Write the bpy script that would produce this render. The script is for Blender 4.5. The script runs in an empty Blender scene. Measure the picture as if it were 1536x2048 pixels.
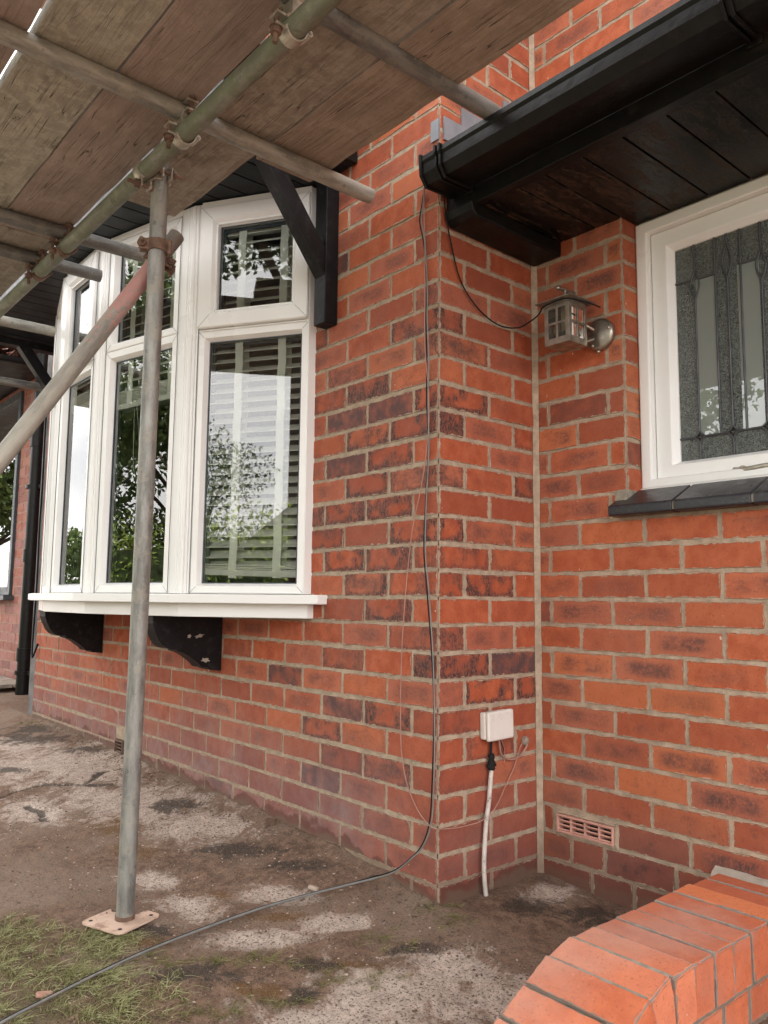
import bpy, bmesh, math, random
import numpy as np
from mathutils import Vector, Matrix, noise
random.seed(7); rng = np.random.RandomState(7)
S = bpy.context.scene; COL = S.collection
# ------------------------------------------------------------------ camera
cam_d = bpy.data.cameras.new('camera'); cam = bpy.data.objects.new('camera', cam_d); COL.objects.link(cam)
cam_d.sensor_fit = 'VERTICAL'; cam_d.sensor_height = 24.0; cam_d.lens = 1586.95/2048*24.0
cam_d.clip_start = 0.02; cam_d.clip_end = 2000
RT = Vector((0.6508, 0.7592, 0.0101)); UP = Vector((0.0775, -0.0797, 0.9938)); FW = Vector((-0.7553, 0.6460, 0.1107))
CAMLOC = Vector((1.6421, -1.6138, 0.787))
m = Matrix((RT, UP, -FW)).transposed().to_4x4(); m.translation = CAMLOC
cam.matrix_world = m; S.camera = cam
# ------------------------------------------------------------------ world and sun
SUN_EL, SUN_AZ = math.radians(52), math.radians(15)      # azimuth clockwise from +Y
W = bpy.data.worlds.new('World'); S.world = W; W.use_nodes = True
nt = W.node_tree; nt.nodes.clear()
wo = nt.nodes.new('ShaderNodeOutputWorld'); bg = nt.nodes.new('ShaderNodeBackground'); sk = nt.nodes.new('ShaderNodeTexSky')
sk.sky_type = 'NISHITA'; sk.sun_disc = False; sk.sun_elevation = SUN_EL; sk.sun_rotation = SUN_AZ
sk.dust_density = 2.0; sk.air_density = 1.0
tc = nt.nodes.new('ShaderNodeTexCoord'); mp = nt.nodes.new('ShaderNodeMapping'); mp.inputs['Scale'].default_value = (1, 1, 2.2)
cn = nt.nodes.new('ShaderNodeTexNoise'); cn.inputs['Scale'].default_value = 2.2; cn.inputs['Detail'].default_value = 6
cr = nt.nodes.new('ShaderNodeValToRGB'); cr.color_ramp.elements[0].position = .34; cr.color_ramp.elements[1].position = .56
cr.color_ramp.elements[0].color = (.45, .45, .45, 1)
mx = nt.nodes.new('ShaderNodeMix'); mx.data_type = 'RGBA'; mx.inputs[7].default_value = (15.5, 15.2, 15.0, 1)
nt.links.new(tc.outputs['Generated'], mp.inputs[0]); nt.links.new(mp.outputs[0], cn.inputs['Vector'])
nt.links.new(cn.outputs[0], cr.inputs[0]); nt.links.new(cr.outputs[0], mx.inputs[0]); nt.links.new(sk.outputs[0], mx.inputs[6])
nt.links.new(mx.outputs[2], bg.inputs[0]); bg.inputs[1].default_value = 0.10; nt.links.new(bg.outputs[0], wo.inputs[0])
sd = bpy.data.lights.new('sun', 'SUN'); sd.energy = 4.5; sd.angle = math.radians(3); sd.color = (1, .95, .88)
sun = bpy.data.objects.new('sun', sd); COL.objects.link(sun)
sdir = Vector((math.sin(SUN_AZ)*math.cos(SUN_EL), math.cos(SUN_AZ)*math.cos(SUN_EL), math.sin(SUN_EL)))
sun.rotation_euler = sdir.to_track_quat('Z', 'Y').to_euler(); sun.location = (0, 8, 12)
S.view_settings.view_transform = 'Standard'; S.view_settings.look = 'None'
S.view_settings.exposure = 1.55; S.view_settings.gamma = 1
S.cycles.max_bounces = 8; S.cycles.diffuse_bounces = 5; S.cycles.transparent_max_bounces = 12; S.cycles.glossy_bounces = 4

# ------------------------------------------------------------------ material helpers
class G:
    def __init__(s, name):
        s.m = bpy.data.materials.new(name); s.m.use_nodes = True; s.t = s.m.node_tree; s.t.nodes.clear()
        s.out = s.n('ShaderNodeOutputMaterial'); s.b = s.n('ShaderNodeBsdfPrincipled'); s.l(s.b.outputs[0], s.out.inputs[0])
    def n(s, k, **kw):
        x = s.t.nodes.new(k)
        for a, v in kw.items(): setattr(x, a, v)
        return x
    def l(s, a, b): s.t.links.new(a, b)
    def put(s, v, sock):
        if v is None: return
        if isinstance(v, bpy.types.NodeSocket): s.l(v, sock)
        elif isinstance(v, (tuple, list)) and sock.type == 'RGBA' and len(v) == 3: sock.default_value = (*v, 1)
        else: sock.default_value = v
    def math(s, op, a, b=None, c=None, clamp=False):
        x = s.n('ShaderNodeMath', operation=op, use_clamp=clamp)
        for i, v in enumerate((a, b, c)): s.put(v, x.inputs[i])
        return x.outputs[0]
    def mix(s, f, a, b, mode='MIX'):
        x = s.n('ShaderNodeMix', data_type='RGBA', blend_type=mode, clamp_factor=True)
        s.put(f, x.inputs[0]); s.put(a, x.inputs[6]); s.put(b, x.inputs[7]); return x.outputs[2]
    def pos(s): return s.n('ShaderNodeNewGeometry').outputs['Position']
    def map(s, scale=(1, 1, 1), v=None):
        x = s.n('ShaderNodeMapping'); x.inputs['Scale'].default_value = scale; s.l(v or s.pos(), x.inputs[0]); return x.outputs[0]
    def noise(s, sc, det=4, v=None, rough=.55, dist=0, dim='3D'):
        x = s.n('ShaderNodeTexNoise'); x.inputs['Scale'].default_value = sc; x.inputs['Detail'].default_value = det
        x.inputs['Roughness'].default_value = rough; x.inputs['Distortion'].default_value = dist
        s.l(v or s.pos(), x.inputs['Vector']); return x.outputs[0]
    def ramp(s, v, p0, p1, lo=0., hi=1.):
        x = s.n('ShaderNodeMapRange', interpolation_type='SMOOTHSTEP'); s.put(v, x.inputs[0])
        x.inputs[1].default_value = p0; x.inputs[2].default_value = p1; x.inputs[3].default_value = lo; x.inputs[4].default_value = hi
        return x.outputs[0]
    def attr(s, name):
        x = s.n('ShaderNodeAttribute', attribute_name=name); return x
    def sep(s, v):
        x = s.n('ShaderNodeSeparateXYZ'); s.l(v, x.inputs[0]); return x.outputs
    def bump(s, h, dist=.002, strength=1., nrm=None):
        x = s.n('ShaderNodeBump'); x.inputs['Distance'].default_value = dist; x.inputs['Strength'].default_value = strength
        s.l(h, x.inputs['Height'])
        if nrm: s.l(nrm, x.inputs['Normal'])
        s.l(x.outputs[0], s.b.inputs['Normal']); return x.outputs[0]
    def set(s, **kw):
        for k, v in kw.items(): s.put(v, s.b.inputs[k.replace('_', ' ')])
        return s

MORTAR = (.42, .325, .24)
def brick_mat(name, base, dark, edge_smear=1.0, soot=1.0, eff=1.0, film=.16, flash=1.0, mort=MORTAR, lowdark=1.0):
    g = G(name)
    bd = g.attr('bd'); rc = g.attr('br')
    sx = g.n('ShaderNodeSeparateColor'); g.l(bd.outputs['Color'], sx.inputs[0]); al = bd.outputs['Alpha']
    u, v, L, H = sx.outputs[0], sx.outputs[1], sx.outputs[2], al
    du = g.math('MINIMUM', u, g.math('SUBTRACT', L, u)); dv = g.math('MINIMUM', v, g.math('SUBTRACT', H, v))
    d = g.math('MINIMUM', du, dv)
    rx = g.n('ShaderNodeSeparateColor'); g.l(rc.outputs['Color'], rx.inputs[0]); r1, r2, r3 = rx.outputs; r4 = rc.outputs['Alpha']
    P = g.pos(); X, Y, Z = g.sep(P)
    off = g.n('ShaderNodeVectorMath', operation='SCALE'); g.l(rc.outputs['Color'], off.inputs[0]); off.inputs['Scale'].default_value = 7
    vb = g.n('ShaderNodeVectorMath', operation='ADD'); g.l(P, vb.inputs[0]); g.l(off.outputs[0], vb.inputs[1]); V = vb.outputs[0]
    n1 = g.noise(22, 5, V); n2 = g.noise(160, 4, V); n3 = g.noise(8, 3, V)
    mp = g.map((14, 14, 55), V); drag = g.noise(1.6, 6, mp, .75)          # vertical drag texture
    mp2 = g.map((60, 60, 16), V); crease = g.noise(2.0, 4, mp2, .7, 1.2)
    c = g.mix(g.ramp(n1, .3, .7), base, tuple(x*k for x, k in zip(base, (.78, .66, .62))))
    c = g.mix(g.ramp(r1, .1, 1, 0, .8), c, tuple(x*k for x, k in zip(base, (.62, .60, .72))))
    c = g.mix(g.ramp(r2, .45, .9, 0, .45), c, tuple(x*k for x, k in zip(base, (1.0, 1.35, 1.9))))
    c = g.mix(g.math('MULTIPLY', g.ramp(r3, .72, 1.), .55), c, tuple(x*k for x, k in zip(base, (1.15, 1.35, 1.25))))
    # flashed dark heart
    cu = g.math('DIVIDE', du, g.math('MULTIPLY', L, .5)); cv = g.math('DIVIDE', dv, g.math('MULTIPLY', H, .5))
    heart = g.math('MULTIPLY', g.ramp(cu, .05, .55), g.ramp(cv, .15, .7))
    hm = g.math('MULTIPLY', g.math('MULTIPLY', heart, g.ramp(g.math('ADD', n3, g.math('MULTIPLY', drag, .35)), .5, .78)), g.ramp(r2, .35, .8))
    hm = g.math('MULTIPLY', hm, g.ramp(g.noise(1.0, 5, g.map((130, 130, 130), V), .75), .34, .58, .25, 1.)); c = g.mix(g.math('MULTIPLY', hm, .85*flash), c, dark)
    # dark-ended / sooty bricks
    reg = g.math('ADD', g.noise(17, 3, V), g.ramp(g.math('MINIMUM', du, g.math('MULTIPLY', v, 1.6)), .035, .0, 0, .22))
    speck = g.noise(1.0, 5, g.map((150, 150, 80), V), .72, 1.0)
    reg2 = g.math('MULTIPLY', g.ramp(r4, .55, .98), g.ramp(reg, .43, .66))
    c = g.mix(g.math('MULTIPLY', reg2, .55*soot), c, (.15, .062, .050))
    sm = g.math('MULTIPLY', reg2, g.ramp(g.math('ADD', speck, g.math('MULTIPLY', g.math('SUBTRACT', crease, .5), .35)), .43, .56))
    c = g.mix(g.math('MULTIPLY', sm, 1.0*soot), c, (.040, .030, .030))
    # rare blue-black bricks
    bb = g.math('MULTIPLY', g.math('GREATER_THAN', r1, .975), g.ramp(n1, .25, .6)); c = g.mix(g.math('MULTIPLY', bb, .8*soot), c, (.06, .045, .05))
    # speckle
    c = g.mix(g.ramp(n2, .58, .68, 0, .6), c, tuple(x*.42 for x in base)); c = g.mix(g.ramp(n2, .24, .34, .5, 0), c, tuple(min(1, x*1.7+.03) for x in base))
    # rising damp and salts low on the wall
    dk = g.math('MULTIPLY', g.ramp(g.math('ADD', Z, g.math('MULTIPLY', r1, .22)), .42, .10), g.ramp(X, -.2, .12))
    c = g.mix(g.math('MULTIPLY', dk, .75*lowdark), c, (.135, .052, .045))
    hs = g.math('MULTIPLY', g.math('MULTIPLY', g.math('MULTIPLY', heart, g.ramp(g.math('ADD', reg, g.math('MULTIPLY', r2, .3)), .52, .78)), g.ramp(speck, .36, .58)), g.math('MULTIPLY', g.ramp(Z, .75, .15), g.ramp(X, .0, .35)))
    c = g.mix(g.math('MULTIPLY', hs, .8*lowdark), c, (.045, .030, .030))
    low = g.ramp(g.math('ADD', Z, g.math('MULTIPLY', g.noise(3.1, 3), .34)), .62, .22)
    lowx = g.math('MULTIPLY', low, g.ramp(X, .12, -.6, .12, 1.))
    c = g.mix(g.math('MULTIPLY', lowx, .68*eff), c, (.19, .108, .108))
    salt = g.math('MULTIPLY', g.math('MULTIPLY', lowx, g.ramp(g.noise(6.5, 6, None, .7), .42, .72)), .42*eff)
    c = g.mix(salt, c, (.36, .29, .28))
    film = g.ramp(g.noise(2.3, 5, None, .6), .48, .74, 0, film); c = g.mix(film, c, (.5, .33, .27))
    # splash of soil at the very foot
    zg = g.math('ADD', g.ramp(X, -3.6, -.5, .052, -.005), g.ramp(X, -.5, 0, 0, -.055)); hg = g.math('SUBTRACT', Z, zg)
    foot = g.ramp(g.math('ADD', hg, g.math('MULTIPLY', g.math('SUBTRACT', g.noise(8, 5), .5), .16)), .060, .045); c = g.mix(g.math('MULTIPLY', foot, .8*eff), c, (.125, .048, .036))
    foot2 = g.ramp(g.math('ADD', hg, g.math('MULTIPLY', g.math('SUBTRACT', g.noise(16, 5), .5), .08)), .040, .020); c = g.mix(g.math('MULTIPLY', foot2, .9*eff), c, (.15, .095, .068))
    # mortar smeared over the arrises
    mn = g.noise(55, 4, None, .65); mask = g.ramp(g.math('SUBTRACT', d, g.math('MULTIPLY', g.math('SUBTRACT', mn, .46), .020*edge_smear)), .0024, .0002)
    mc = g.mix(g.ramp(g.noise(30, 4), .3, .7), mort, tuple(x*.74 for x in mort))
    c = g.mix(g.math('MULTIPLY', mask, .92), c, mc)
    # paint and mortar flecks
    fl = g.ramp(g.noise(48, 2), .765, .785); c = g.mix(g.math('MULTIPLY', fl, .8), c, (.6, .5, .42))
    g.set(Base_Color=c, Roughness=g.ramp(n1, .3, .8, .62, .86)); g.b.inputs['Specular IOR Level'].default_value = .32
    h = g.math('ADD', g.math('MULTIPLY', n2, .45), g.math('ADD', g.math('MULTIPLY', crease, .8), g.math('MULTIPLY', n1, .7)))
    h = g.math('ADD', h, g.math('MULTIPLY', mask, .9)); g.bump(h, .0017, .8)
    return g.m
def mortar_mat(name, mort=MORTAR):
    g = G(name); n = g.noise(26, 6, None, .7); n2 = g.noise(220, 3); Z = g.sep(g.pos())[2]
    c = g.mix(g.ramp(n, .3, .72), tuple(x*1.1 for x in mort), tuple(x*.66 for x in mort))
    c = g.mix(g.ramp(n2, .6, .75, 0, .4), c, (.16, .12, .09))
    low = g.ramp(g.math('ADD', Z, g.math('MULTIPLY', g.noise(6, 4), .14)), .17, .03); c = g.mix(g.math('MULTIPLY', low, .6), c, (.17, .11, .08))
    g.set(Base_Color=c, Roughness=.93); g.b.inputs['Specular IOR Level'].default_value = .15
    g.bump(g.math('ADD', g.math('MULTIPLY', n, 1.2), g.math('MULTIPLY', n2, .5)), .003, .9); return g.m
def simple(name, col, rough=.5, metal=0, var=.15, vs=20, bump=0, bs=60, dirt=None, dirt_amt=.3, spec=.5, dirt_s=9, streak=False):
    g = G(name); sc = g.map((6, 6, .5)) if streak else None
    n = g.noise(vs, 5, sc)
    c = g.mix(g.ramp(n, .3, .7), tuple(x*(1+var) for x in col), tuple(x*(1-var) for x in col))
    if dirt: c = g.mix(g.ramp(g.noise(dirt_s, 7, sc, .68), .5, .72, 0, dirt_amt), c, dirt)
    g.set(Base_Color=c, Roughness=g.ramp(n, .2, .8, max(0, rough-.08), min(1, rough+.1)), Metallic=metal)
    g.b.inputs['Specular IOR Level'].default_value = spec
    if bump: g.bump(g.noise(bs, 5), bump, .8)
    return g.m
MT = {}
MT['brick'] = brick_mat('brick_red', (.425, .108, .048), (.15, .060, .045), eff=1.0, film=.07)
MT['brick_clean'] = brick_mat('brick_orange', (.455, .120, .051), (.13, .055, .045), soot=.5, film=.07, eff=.55, flash=1.15)
MT['brick_far'] = brick_mat('brick_neighbour', (.40, .155, .11), (.24, .09, .07), lowdark=0, soot=.3, eff=.4, flash=.3, mort=(.40, .22, .17))
MT['brick_cope'] = brick_mat('brick_coping', (.66, .185, .080), (.40, .13, .075), lowdark=0, soot=.1, eff=.0, film=.5, flash=.15, edge_smear=.7, mort=(.30, .255, .215))
MT['mortar'] = mortar_mat('mortar'); MT['mortar_grey'] = mortar_mat('mortar_grey', (.31, .27, .215)); MT['mortar_far'] = mortar_mat('mortar_pink', (.42, .27, .21))
MT['upvc'] = simple('white_upvc', (.80, .79, .77), .32, var=.02, vs=3, dirt=(.56, .52, .47), dirt_amt=.12, spec=.5, dirt_s=7)
MT['seal'] = simple('grey_rubber_seal', (.055, .07, .085), .5)
MT['darkframe'] = simple('anthracite_frame', (.045, .055, .065), .4)
MT['blackpaint'] = simple('black_gloss_paint', (.0065, .006, .006), .38, var=.5, vs=14, bump=.0015, bs=40, dirt=(.035, .026, .020), dirt_amt=.45, spec=.22, dirt_s=14)
MT['blackwood'] = simple('black_stained_timber', (.0085, .0075, .0085), .45, var=.5, vs=5, bump=.0015, bs=50, dirt=(.07, .066, .068), dirt_amt=.30, spec=.2, dirt_s=26)
MT['soffit'] = simple('black_soffit_board', (.0075, .0068, .0065), .36, var=.3, vs=8, dirt=(.06, .034, .018), dirt_amt=.4, spec=.3, dirt_s=7)
def peeling():
    g = G('peeling_black_soffit'); X, Y, Z = g.sep(g.pos()); n = g.noise(9, 9, g.map((2.2, .5, 1)), .8, .9); n2 = g.noise(60, 5)
    m = g.math('MULTIPLY', g.ramp(g.math('ADD', n, g.math('MULTIPLY', g.math('SUBTRACT', n2, .5), .35)), .50, .56), g.ramp(X, 1.0, .15, .2, 1))
    c = g.mix(g.ramp(n2, .3, .7), (.0085, .0075, .0075), (.004, .0038, .004)); c = g.mix(g.math('MULTIPLY', m, .55), c, (.10, .052, .030))
    g.set(Base_Color=c, Roughness=g.ramp(m, 0, 1, .34, .8)); g.b.inputs['Specular IOR Level'].default_value = .3; g.bump(g.math('ADD', n2, g.math('MULTIPLY', m, -.8)), .0012, .7); return g.m
MT['soffit'] = peeling()
MT['soffit_bay'] = simple('charcoal_soffit_board', (.017, .021, .025), .42, var=.2, vs=8, dirt=(.03, .03, .03), dirt_amt=.3, spec=.2)
MT['tile_black'] = simple('black_quarry_tile', (.022, .021, .025), .32, var=.3, vs=30, bump=.0012, bs=120, dirt=(.12, .115, .11), dirt_amt=.35, spec=.5, dirt_s=30)
MT['plastic_white'] = simple('weathered_white_plastic', (.70, .65, .60), .5, var=.04, vs=8, dirt=(.30, .24, .20), dirt_amt=.25, dirt_s=40)
MT['vent_pink'] = simple('terracotta_plastic', (.55, .29, .23), .6, var=.08, vs=30, dirt=(.30, .17, .13), dirt_amt=.4)
MT['pewter'] = simple('pewter_metal', (.36, .32, .27), .38, metal=.9, var=.25, vs=30, dirt=(.14, .11, .08), dirt_amt=.5, bump=.0004, bs=120, dirt_s=40)
MT['candle'] = simple('cream_bulb_sleeve', (.75, .68, .50), .5)
MT['cable_black'] = simple('black_cable', (.012, .012, .013), .7, spec=.15, dirt=(.05, .045, .04), dirt_amt=.4)
MT['cable_ground'] = simple('dusty_grey_cable', (.17, .168, .16), .55, dirt=(.27, .21, .16), dirt_amt=.6, dirt_s=14)
MT['cable_pink'] = simple('pinkish_brown_wire', (.36, .19, .15), .55)
MT['conduit'] = simple('flaking_white_paint', (.58, .52, .47), .7, var=.1, vs=40, dirt=(.10, .075, .06), dirt_amt=.9, dirt_s=60, bump=.001, bs=80)
MT['rust'] = simple('rusty_steel', (.17, .105, .075), .75, metal=.2, var=.35, vs=30, dirt=(.10, .05, .035), dirt_amt=.7, bump=.0012, bs=120)
MT['coupler'] = simple('dull_plated_steel', (.46, .42, .35), .42, metal=.65, var=.25, vs=30, dirt=(.15, .10, .07), dirt_amt=.6, bump=.0008, bs=120)
MT['plate'] = simple('pink_dusted_plate', (.56, .40, .31), .72, var=.08, vs=30, dirt=(.24, .13, .085), dirt_amt=.95, bump=.001, bs=60, dirt_s=24)
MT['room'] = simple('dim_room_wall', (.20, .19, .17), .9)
MT['blind'] = simple('cream_blind_slat', (.74, .72, .64), .5, var=.05)
MT['tape'] = simple('cream_blind_tape', (.80, .79, .70), .8, var=.04)
MT['lead'] = simple('lead_came', (.075, .075, .08), .45, metal=.4)
MT['flashing'] = simple('lead_flashing', (.23, .24, .265), .5, metal=.2, var=.15, vs=12)
MT['rooftile'] = simple('weathered_clay_tile', (.42, .28, .24), .8, var=.2, vs=9, dirt=(.2, .15, .13), dirt_amt=.5, bump=.003, bs=30)
MT['slate'] = simple('dark_roof_tile', (.13, .10, .09), .8, var=.2, vs=9, bump=.003, bs=30)
MT['render'] = simple('white_render', (.72, .70, .66), .9, var=.05)
MT['stonelump'] = simple('bedding_mortar', (.33, .28, .23), .95, var=.2, vs=18, bump=.004, bs=30)
MT['bark'] = simple('bark', (.09, .065, .045), .9, bump=.01, bs=12)
MT['deck'] = simple('grey_decking', (.27, .22, .18), .85, var=.2, vs=14, bump=.002, bs=40)
def tube_mat(name, col, tint, tamt, ta=.5, tb=.6, rough=.5, metal=.35, ts=18):
    g = G(name); oc = g.n('ShaderNodeTexCoord').outputs['Object']
    n = g.noise(9, 7, g.map((3, 3, .6), oc), .7); n2 = g.noise(70, 4, oc); n3 = g.noise(ts, 7, oc, .7)
    c = g.mix(g.ramp(n, .34, .68), tuple(x*1.2 for x in col), tuple(x*.55 for x in col))
    c = g.mix(g.ramp(n3, ta, tb, 0, tamt), c, tint)
    c = g.mix(g.ramp(n2, .66, .74, 0, .5), c, (.42, .38, .33)); c = g.mix(g.ramp(g.noise(40, 5, oc), .62, .7, 0, .4), c, (.06, .045, .035))
    g.set(Base_Color=c, Roughness=g.ramp(n3, .3, .7, rough-.1, rough+.18), Metallic=metal)
    g.bump(g.math('ADD', n2, n3), .0008, .8); return g.m
MT['tube'] = tube_mat('galvanised_tube', (.26, .255, .235), (.36, .33, .27), .5)
MT['tube_green'] = tube_mat('green_stained_tube', (.25, .245, .20), (.165, .185, .115), .75, .36, .62, .6, .2)
MT['tube_dark'] = tube_mat('dull_grey_tube', (.19, .185, .17), (.32, .30, .25), .35)
MT['tube_pale'] = tube_mat('dusty_tube', (.33, .32, .28), (.42, .38, .30), .5)
def brace_mat():
    g = G('pink_painted_tube'); oc = g.n('ShaderNodeTexCoord').outputs['Object']; P = g.pos(); Z = g.sep(P)[2]
    n = g.noise(9, 6, g.map((3, 3, .6), oc), .7); n3 = g.noise(46, 6, oc, .75); n2 = g.noise(70, 4, oc)
    c = g.mix(g.ramp(n, .34, .68), (.38, .355, .30), (.20, .185, .165))
    band = g.math('MULTIPLY', g.ramp(Z, 1.42, 1.52), g.ramp(Z, 1.80, 1.77))
    c = g.mix(g.math('MULTIPLY', band, g.ramp(g.math('ADD', n3, g.ramp(Z, 1.48, 1.76, -.10, .12)), .46, .53, 0, .8)), c, (.50, .24, .22))
    c = g.mix(g.ramp(n2, .66, .74, 0, .5), c, (.46, .42, .36)); c = g.mix(g.ramp(Z, 1.80, 1.84, 0, .6), c, (.13, .10, .085))
    g.set(Base_Color=c, Roughness=.62, Metallic=.15); g.bump(g.math('ADD', n2, n3), .0008, .8); return g.m
MT['brace'] = brace_mat()
def board_mat(name, base, stain, amt, grain=1.):
    g = G(name); oc = g.n('ShaderNodeTexCoord').outputs['Object']
    mp = g.map((1.6, 30, 20), oc); gr = g.noise(1.5, 7, mp, .7, 1.6); mp2 = g.map((2.4, 9, 9), oc); bl = g.noise(1.6, 7, mp2, .7)
    lich = g.noise(26, 8, oc, .72, .6); f = g.noise(150, 3, oc)
    c = g.mix(g.ramp(gr, .3, .7), tuple(x*1.12 for x in base), tuple(x*(1-.38*grain) for x in base))
    c = g.mix(g.ramp(g.noise(5, 7, oc, .72, .5), .44, .64, 0, .45), c, tuple(min(1, x*1.35+.02) for x in base))
    c = g.mix(g.ramp(bl, .42, .7, 0, .6), c, tuple(x*.6 for x in base))
    c = g.mix(g.ramp(lich, .46, .60, 0, amt), c, stain)
    mpc = g.map((.9, 26, 26), oc); cr_ = g.noise(1.3, 2, mpc, .5, 1.5); crack = g.ramp(g.math('ABSOLUTE', g.math('SUBTRACT', cr_, .5)), .010, .002)
    c = g.mix(g.math('MULTIPLY', crack, g.math('MULTIPLY', g.ramp(g.noise(2.2, 2, oc), .5, .6), .75)), c, (.03, .022, .018))
    vo = g.n('ShaderNodeTexVoronoi'); vo.inputs['Scale'].default_value = 4.2; g.l(oc, vo.inputs['Vector'])
    c = g.mix(g.ramp(vo.outputs['Distance'], .055, .035, 0, .6), c, (.07, .045, .03))
    g.set(Base_Color=c, Roughness=.85); g.b.inputs['Specular IOR Level'].default_value = .25
    h = g.math('ADD', g.math('ADD', g.math('MULTIPLY', gr, 1.), g.math('MULTIPLY', lich, .6)), g.math('MULTIPLY', f, .3))
    g.bump(g.math('SUBTRACT', h, g.math('MULTIPLY', crack, 1.2)), .003, .8); return g.m
MT['board_grey'] = board_mat('lichened_board', (.34, .31, .245), (.46, .43, .34), .8, .3)
MT['board_red'] = board_mat('reddish_board', (.335, .26, .215), (.27, .22, .18), .4, .25)
MT['board_brown'] = board_mat('brown_board', (.30, .255, .205), (.43, .38, .30), .5, .6)
MT['board_warm'] = board_mat('warm_brown_board', (.33, .26, .20), (.23, .175, .13), .35, .6)
def glass_mat(name, tint=(.92, .95, .94), ior=1.9, bump=0, bs=60, rough=0.0, opal=0, oc=(.13, .15, .135), mott=False):
    g = G(name); g.t.nodes.remove(g.b)
    fr = g.n('ShaderNodeFresnel'); fr.inputs['IOR'].default_value = ior
    gl = g.n('ShaderNodeBsdfGlossy'); gl.inputs['Roughness'].default_value = rough; gl.inputs['Color'].default_value = (1, 1, 1, 1)
    tr = g.n('ShaderNodeBsdfTransparent'); tr.inputs['Color'].default_value = (*tint, 1)
    base = tr.outputs[0]
    if opal:
        df = g.n('ShaderNodeBsdfDiffuse'); df.inputs['Color'].default_value = (*oc, 1)
        if mott: g.l(g.mix(g.ramp(g.noise(190, 3, None, .6, 2.), .40, .62), tuple(x*.35 for x in oc), tuple(x*2.3 for x in oc)), df.inputs['Color'])
        mo = g.n('ShaderNodeMixShader'); mo.inputs[0].default_value = opal; g.l(base, mo.inputs[1]); g.l(df.outputs[0], mo.inputs[2]); base = mo.outputs[0]
    if bump:
        bn = g.n('ShaderNodeBump'); bn.inputs['Distance'].default_value = bump; g.l(g.noise(bs, 3, None, .5, 1.5), bn.inputs['Height'])
        g.l(bn.outputs[0], gl.inputs['Normal']); g.l(bn.outputs[0], fr.inputs['Normal'])
    ms = g.n('ShaderNodeMixShader'); g.l(fr.outputs[0], ms.inputs[0]); g.l(base, ms.inputs[1]); g.l(gl.outputs[0], ms.inputs[2])
    g.l(ms.outputs[0], g.out.inputs[0]); return g.m
MT['glass'] = glass_mat('double_glazing', ior=2.05)
MT['glass_plain'] = glass_mat('plain_glass_reflection_tone', tint=(.45, .5, .47), ior=1.9, opal=.92, oc=(.23, .255, .235))  # diffuse grey-green stands in for the boards reflected in clear panes
MT['glass_obscure'] = glass_mat('textured_lead_glass', tint=(.3, .33, .31), ior=1.6, bump=.004, bs=150, rough=.05, opal=.8, oc=(.075, .085, .077), mott=True)
MT['glass_lantern'] = glass_mat('dirty_lantern_glass', tint=(.62, .58, .5), ior=1.5, opal=.25)
def leaf_mat(name, a, b):
    g = G(name); r = g.attr('lv'); c = g.mix(g.n('ShaderNodeSeparateColor').outputs[0], a, b)
    sx = g.n('ShaderNodeSeparateColor'); g.l(r.outputs['Color'], sx.inputs[0]); c = g.mix(sx.outputs[0], a, b)
    g.set(Base_Color=c, Roughness=.55); g.b.inputs['Specular IOR Level'].default_value = .3
    tl = g.n('ShaderNodeBsdfTranslucent'); g.l(c, tl.inputs[0]); ms = g.n('ShaderNodeMixShader'); ms.inputs[0].default_value = .35
    g.l(g.b.outputs[0], ms.inputs[1]); g.l(tl.outputs[0], ms.inputs[2]); g.l(ms.outputs[0], g.out.inputs[0]); return g.m
MT['grass'] = leaf_mat('grass_blade', (.17, .17, .06), (.54, .53, .28))
MT['drygrass'] = leaf_mat('dry_grass_blade', (.12, .13, .035), (.38, .33, .16))
MT['leaf'] = leaf_mat('tree_leaf', (.05, .09, .025), (.17, .23, .07))
MT['hedge'] = leaf_mat('hedge_leaf', (.16, .26, .05), (.50, .60, .14))

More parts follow.
